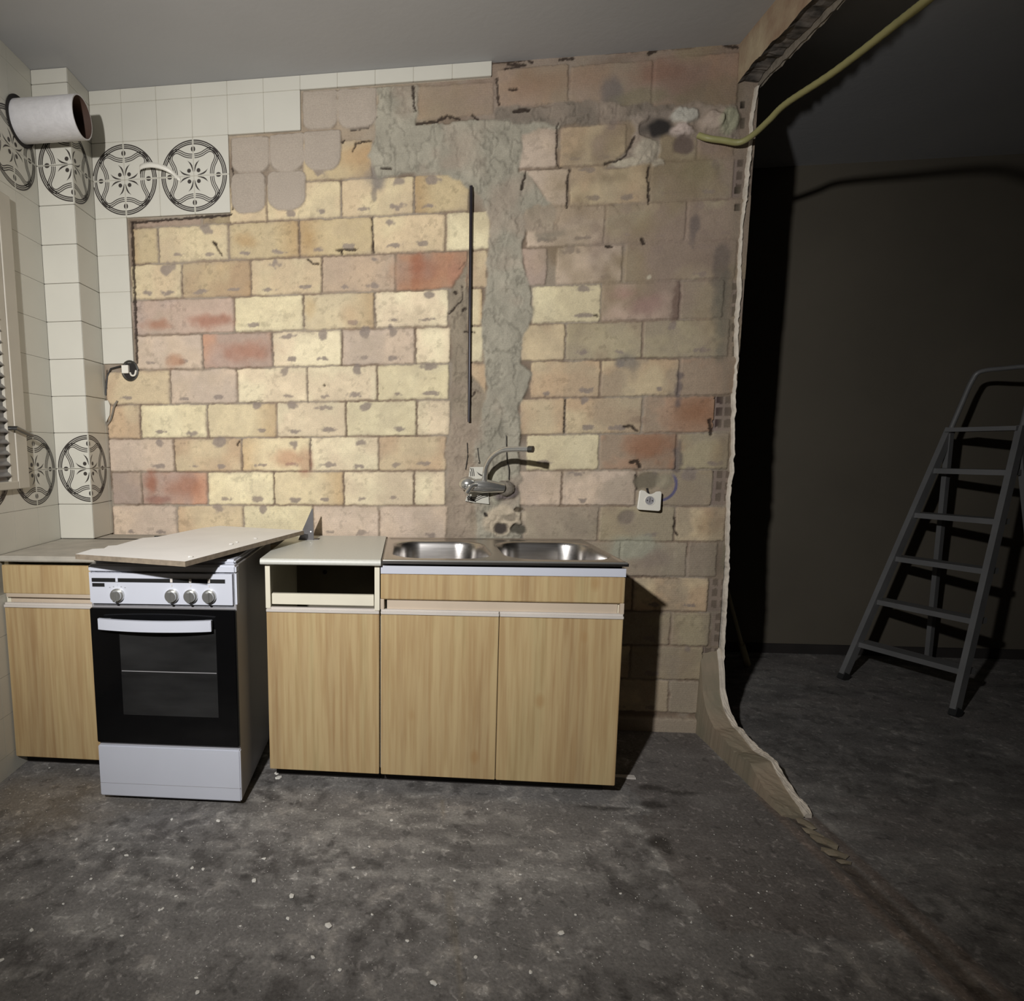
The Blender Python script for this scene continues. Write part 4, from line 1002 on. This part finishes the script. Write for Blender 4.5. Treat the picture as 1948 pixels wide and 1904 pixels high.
# ---- socket -----------------------------------------------------------------------------
x, z = W(1229, 949)
t = thing('power_socket', 'white power socket hanging crooked below its hole in the brick wall', 'socket', (x, -.03, z)); t.rotation_euler = (math.radians(-4), math.radians(4), math.radians(-3))
pl = []
hw = .044
for (cx, cz, a0) in ((hw-.010, hw-.016, 0), (-hw+.010, hw-.016, 90), (-hw+.008, -hw+.008, 180), (hw-.008, -hw+.008, 270)):
    r = .008
    for k in range(5): a = math.radians(a0+k*22.5); pl.append((cx+r*math.cos(a), cz+r*math.sin(a)))
    if a0 == 0:
        for k in range(7): pl.append((.022-.044*k/6, hw-.010-.012*math.sin(PI*k/6)))
b = MB(); b.prism(pl, 'y', -.012, 0); b.build('face_plate', m_socket, t, bevel=.002)
b = MB()
for i in range(30):
    a0 = 2*PI*i/30; a1 = 2*PI*(i+1)/30; R0 = .0185
    b.tube([(R0*math.cos(a0), -.0125, R0*math.sin(a0)-.004), (R0*math.cos(a1), -.0125, R0*math.sin(a1)-.004)], .0016, 6)
b.build('socket_ring', m_socket, t, smooth=True)
b = MB(); b.cyl((0, -.0121, -.004), (0, -.0124, -.004), .0172, n=28); b.build('socket_well', m_side, t)
b = MB(); b.cyl((-.0095, -.0123, -.004), (-.0095, -.0130, -.004), .0026, n=12); b.cyl((.0095, -.0123, -.004), (.0095, -.0130, -.004), .0026, n=12); b.box(-.001, .001, -.0128, -.0123, -.012, .008); b.build('pin_hole', m_dark, t)
b = MB(); b.tube(bez([(0, 0, .0), (.0, .012, .02), (-.004, .024, .045)], 5), .004, 8); b.build('cable', m_wire, t, smooth=True)

# ---- rods and wires on the wall ---------------------------------------------------------------
x0, z0 = W(895, 359); x1, z1 = W(891, 803)
s = MB(); s.cyl((x0, -.026, z0), (x1, -.024, z1), .0065, .0055, 14)
tag(s.build('metal_pipe', m_blackrod, smooth=True), 'thin dark upright pipe in the left wall chase above the tap', 'pipe')
for pts, lb in [([(961, 828), (962, 870), (966, 890), (966, 912)], 'short thin dark wire rising behind the tap spout'),
                ([(888, 842), (889, 865), (887, 880), (885, 893)], 'short dark wire end in the chase above the broken tile, left one'),
                ([(908, 852), (910, 870), (912, 880), (909, 880)], 'short dark wire end in the chase above the broken tile, right one')]:
    s = MB(); s.tube(bez([(W(u, v)[0], -.026 if u > 950 else -.014, W(u, v)[1]) for u, v in pts], 5), .0024 if u > 950 else .0016, 8)
    tag(s.build('wire', m_wire, smooth=True), lb, 'cable')

# ---- vent duct -----------------------------------------------------------------------------------
t = thing('vent_duct', 'white round vent duct stub sticking out of the tiled left wall near the ceiling', 'duct', (XL, -.268, 2.452))
def ring(r0, r1, x0, x1, n=48):
    b = bmesh.new(); V = []
    for (x, r) in ((x0, r0), (x1, r0), (x1, r1), (x0, r1)): V.append([b.verts.new((x, r*math.cos(2*PI*k/n), r*math.sin(2*PI*k/n))) for k in range(n)])
    for i in range(4):
        for k in range(n):
            f = b.faces.new((V[i][k], V[i][(k+1) % n], V[(i+1) % 4][(k+1) % n], V[(i+1) % 4][k])); f.material_index = 1 if i == 2 else 0
    bmesh.ops.recalc_face_normals(b, faces=b.faces[:]); me = bpy.data.meshes.new('ring'); b.to_mesh(me); b.free(); return me
o = link('pipe', ring(.074, .0695, .002, .250), [m_duct, m_ductin], t, True); es = o.modifiers.new('e', 'EDGE_SPLIT')
o = link('wall_hole', ring(.088, .0745, .0005, .004), [m_dark, m_dark], t)
b = MB(); b.cyl((.0008, 0, 0), (.003, 0, 0), .068, n=40); b.build('end_disc', m_ductin, t)

# ---- white curved hook on the tiles -----------------------------------------------------------------
pts = [(266, 326, -.018), (268, 318, -.036), (285, 314, -.05), (305, 317, -.05), (325, 326, -.04), (338, 338, -.022), (343, 342, -.017)]
P3 = [at(u, v, 1, y) for u, v, y in pts]; cv = bez([tuple(p) for p in P3], 8)
bm = bmesh.new(); rows = []
for p in cv:
    rows.append([bm.verts.new(p+Vector(q)) for q in ((0, 0, .010), (0, -.003, .010), (0, -.003, -.010), (0, 0, -.010))])
for i in range(len(rows)-1):
    for k in range(4): bm.faces.new((rows[i][k], rows[i][(k+1) % 4], rows[i+1][(k+1) % 4], rows[i+1][k]))
bm.faces.new(rows[0][::-1]); bm.faces.new(rows[-1]); bmesh.ops.recalc_face_normals(bm, faces=bm.faces[:])
me = bpy.data.meshes.new('hook'); bm.to_mesh(me); bm.free()
tag(link('wall_hook', me, m_socket, None, True), 'curved white plastic hook stuck across the two round tile motifs', 'hook')

# ---- metal bracket behind the cooker -------------------------------------------------------------------
a = at(594, 967, 1, -.155); b_ = at(597, 1019, 1, -.155); c_ = at(573, 1014, 1, -.155)
s = MB(); s.prism([(a[0]-.001, a[2]), (a[0]+.003, a[2]-.002), (b_[0], .8335), (c_[0]-.012, .8335), (c_[0], c_[2])], 'y', -.157, -.153)
s.prism([(b_[0]-.002, .8335), (b_[0]+.02, .8335), (b_[0]+.02, .836), (b_[0]-.002, .836)], 'y', -.157, -.12)
br = s.build('metal_bracket', m_metal); tag(br, 'grey triangular sheet metal bracket standing behind the right end of the loose board', 'bracket')
s = MB(); s.cyl((b_[0]-.012, -.1575, .868), (b_[0]-.012, -.1595, .868), .003, n=12); s.build('rivet', m_chrome, br)

# ---- conduit -------------------------------------------------------------------------------------------
cp = [(2.275, -.006, 2.374), (2.300, -.028, 2.352), (2.350, -.036, 2.338), (2.405, -.045, 2.324), (2.432, -.085, 2.330), (2.440, -.17, 2.338), (2.444, -.26, 2.345), (2.446, -.5, 2.311), (2.41, -.8, 2.262), (2.34, -1.0, 2.196), (2.28, -1.2, 2.15), (2.24, -1.45, 2.12), (2.26, -1.9, 2.22), (2.30, -2.25, 2.45), (2.31, -2.35, 2.684)]
cv = bez(cp, 14); s = MB()
rs = [.0105+.0009*(i % 2) for i in range(len(cv))]
s.tube(cv, .011, 14, rs=rs)
tag(s.build('electrical_conduit', m_conduit, smooth=True), 'yellow green conduit tube hanging across the dark gap beside the brick wall', 'cable')

# ---- step ladder -----------------------------------------------------------------------------------------
F1 = Vector((3.433, .680, 0)); F2 = Vector((3.621, .257, 0)); wv = (F2-F1).normalized(); nv = Vector((-wv.y, wv.x, 0)); mid = (F1+F2)/2; wid = (F2-F1).length
t = thing('step_ladder', 'aluminium folding step ladder standing open in the dark room', 'ladder', mid, 0)
def LP(a, back, h):   # a: -1..1 across, back: along nv, h
    return Vector(((wv*a*(wid/2-.079*h)+nv*back)[:]))+Vector((0, 0, h))
def beam(mb, p, q, wx, wy, xdir):
    d = (q-p).normalized(); x = (xdir-d*xdir.dot(d)).normalized(); y = d.cross(x)
    V = [mb.bm.verts.new(c+x*sx*wx/2+y*sy*wy/2) for c in (p, q) for sx, sy in ((-1, -1), (1, -1), (1, 1), (-1, 1))]
    for k in range(4): mb.bm.faces.new((V[k], V[(k+1) % 4], V[4+(k+1) % 4], V[4+k]))
    mb.bm.faces.new(V[:4][::-1]); mb.bm.faces.new(V[4:])
for sd in (-1, 1):
    m = MB(); beam(m, LP(sd, 0, .03), LP(sd, .34*1.28, 1.28), .022, .045, wv); m.build('front_rail', m_ladder, t)
    m = MB(); beam(m, LP(sd, -.005, 0), LP(sd, .012, .035), .028, .05, wv); m.build('rubber_foot', m_rubber, t)
    m = MB(); beam(m, LP(sd*.96, .34*1.25, 1.26), LP(sd*1.0, .34*1.28+.42-.2, .03), .02, .03, wv); m.build('rear_leg', m_ladder, t)
for k in range(5):
    h = .189+.221*k; p = .34*h
    m = MB(); beam(m, LP(-1, p+.03, h), LP(1, p+.03, h), .025, .085, Vector((0, 0, 1))); m.build('tread', m_ladder, t)
m = MB(); tp = [LP(-1, .34*1.26, 1.26), LP(-1, .34*1.40, 1.40), LP(-.97, .34*1.50, 1.51), LP(-.8, .34*1.54, 1.555), LP(0, .34*1.54, 1.56), LP(.8, .34*1.54, 1.555), LP(.97, .34*1.50, 1.51), LP(1, .34*1.40, 1.40), LP(1, .34*1.26, 1.26)]
m.tube(bez(tp, 6), .011, 10); m.build('top_handle', m_ladder, t, smooth=True)
m = MB(); beam(m, LP(-1, .34*1.27+.06, 1.275), LP(1, .34*1.27+.06, 1.275), .02, .20, Vector((0, 0, 1))); m.build('top_platform', m_ladder, t)

# ---- pole leaning in the dark ------------------------------------------------------------------------------
s = MB(); s.cyl((3.05, .84, .012), (2.96, .74, .16), .019, .016, 14); s.cyl((2.96, .74, .16), (2.478, .20, .95), .010, .009, 12)
tag(s.build('wooden_pole', m_pole, smooth=True), 'thin wooden pole leaning in the dark just behind the wall edge', 'pole')

lump_meshes = []
for i in range(3):
    me = chips[i].copy(); me.materials.clear(); me.materials.append(m_stub); lump_meshes.append(me)
# ---- adhesive and mortar debris at the end of the stub -------------------------------------------------------
for i, (u, v, r, l) in enumerate([(1530, 1568, .020, 'flat mortar lump at the tip of the partition stump'), (1545, 1585, .017, 'small pale mortar lump next to the partition stump tip'),
                                  (1563, 1603, .024, 'largest flat mortar slab in the partition track'), (1583, 1625, .020, 'broken mortar piece beyond the slab in the partition track'),
                                  (1602, 1640, .012, 'last small mortar crumb in the partition track')]):
    p = at(u, v, 2, 0); o = chip(p[0], p[1], 0.0, r, l, 'mortar lumps at the stump tip', 1.9, 'mortar_lump'); o.rotation_euler = (0, 0, -1.2+.25*i); o.scale.z *= 1.3; o.data = lump_meshes[i % 3]
# rust-white threshold strip by the right cabinet
s = MB(); s.box(1.90, 2.02, -.425, -.405, 0.0, .006); tag(s.build('floor_strip', m_strip), 'short pale strip on the floor by the right end of the sink cabinet', 'strip')
# chips on the floor
big = [(624, 1763, 5), (1067, 1776, 4), (825, 1870, 4), (373, 1866 - 5, 2), (35, 1601, 2.5), (145, 1597, 2.5), (215, 1616, 3), (240, 1628, 3), (173, 1673, 2.5), (337, 1666, 2), (483, 1676, 3.5), (502, 1634, 3), (554, 1706, 4), (303, 1732, 2.5),
       (309, 1729, 2), (547, 1748, 3), (672, 1651, 2.5), (703, 1611, 2), (745, 1561, 3), (415, 1562, 3), (327, 1559, 2.5), (365, 1652, 3), (386, 1654, 3), (203, 1599, 2.5), (137, 1668, 2), (376, 1889, 3), (3, 1828, 3), (646, 1846, 2.5), (595, 1822, 2.5),
       (1095, 1741, 2), (990, 1664, 2), (865, 1676, 2), (805, 1622, 2), (600, 1541, 2), (530, 1480, 5), (526, 1472, 4), (148, 1464, 3), (94, 1461, 2), (1430, 1818, 2), (990, 1710, 2), (1180, 1700, 2), (708, 1740, 2), (457, 1762, 2), (232, 1780, 2), (120, 1720, 2),
       (60, 1770, 2.5), (335, 1705, 2), (775, 1790, 2.5), (905, 1822, 2.5), (1010, 1850, 2.5)]
LB = {(624, 1763): 'largest pale plaster chip, on the open floor below the narrow cabinet', (1067, 1776): 'pale elongated plaster chip on the floor right of the largest chip', (825, 1870): 'round pale chip near the bottom of the view, below the sink cabinet',
      (530, 1480): 'white flake at the left foot of the narrow cabinet', (526, 1472): 'second flake touching the left foot of the narrow cabinet', (148, 1464): 'white flake under the left corner cabinet beside the cooker', (94, 1461): 'flake in the far left corner under the corner cabinet',
      (35, 1601): 'plaster chip nearest the left wall in front of the corner cabinet', (554, 1706): 'plaster chip up and left of the largest floor chip', (240, 1628): 'plaster chip just in front of the left side of the cooker', (483, 1676): 'plaster chip on the floor in front of the right side of the cooker',
      (745, 1561): 'plaster chip close in front of the gap between narrow and sink cabinets', (376, 1889): 'plaster chip at the bottom edge of the view left of centre', (3, 1828): 'plaster chip at the lower left edge of the view', (1430, 1818): 'lone plaster chip on the smooth floor near the partition track'}
for (u, v, r) in big:
    p = at(u, v, 2, 0); lb = LB.get((u, v), 'small pale plaster chip lying on the dark kitchen floor')
    if -.27 < p[0] < 2.35: chip(p[0], p[1], 0.0, r*.0020, lb, 'plaster chips on the floor', rng.uniform(1, 1.5))
# countless tiny crumbs as one object
bm = bmesh.new()
for i in range(1500):
    x = rng.uniform(XL+.02, 2.38); y = rng.uniform(-1.9, -.62); r = rng.uniform(.0007, .0022)*(1 if rng.random() < .93 else 1.7)
    if 0.1 < x < .66 and y > -.78: continue
    a = rng.uniform(0, 6); V = [bm.verts.new((x+r*math.cos(a+k*2.1)*rng.uniform(.7, 1.3), y+r*math.sin(a+k*2.1)*rng.uniform(.7, 1.3), .0002)) for k in range(3)]
    T = bm.verts.new((x, y, r*.9))
    for k in range(3): bm.faces.new((V[k], V[(k+1) % 3], T))
bmesh.ops.recalc_face_normals(bm, faces=bm.faces[:]); me = bpy.data.meshes.new('crumbs'); bm.to_mesh(me); bm.free()
tag(link('plaster_crumbs', me, m_chip), 'scattered tiny plaster crumbs over the kitchen floor', 'debris', None, 'stuff')
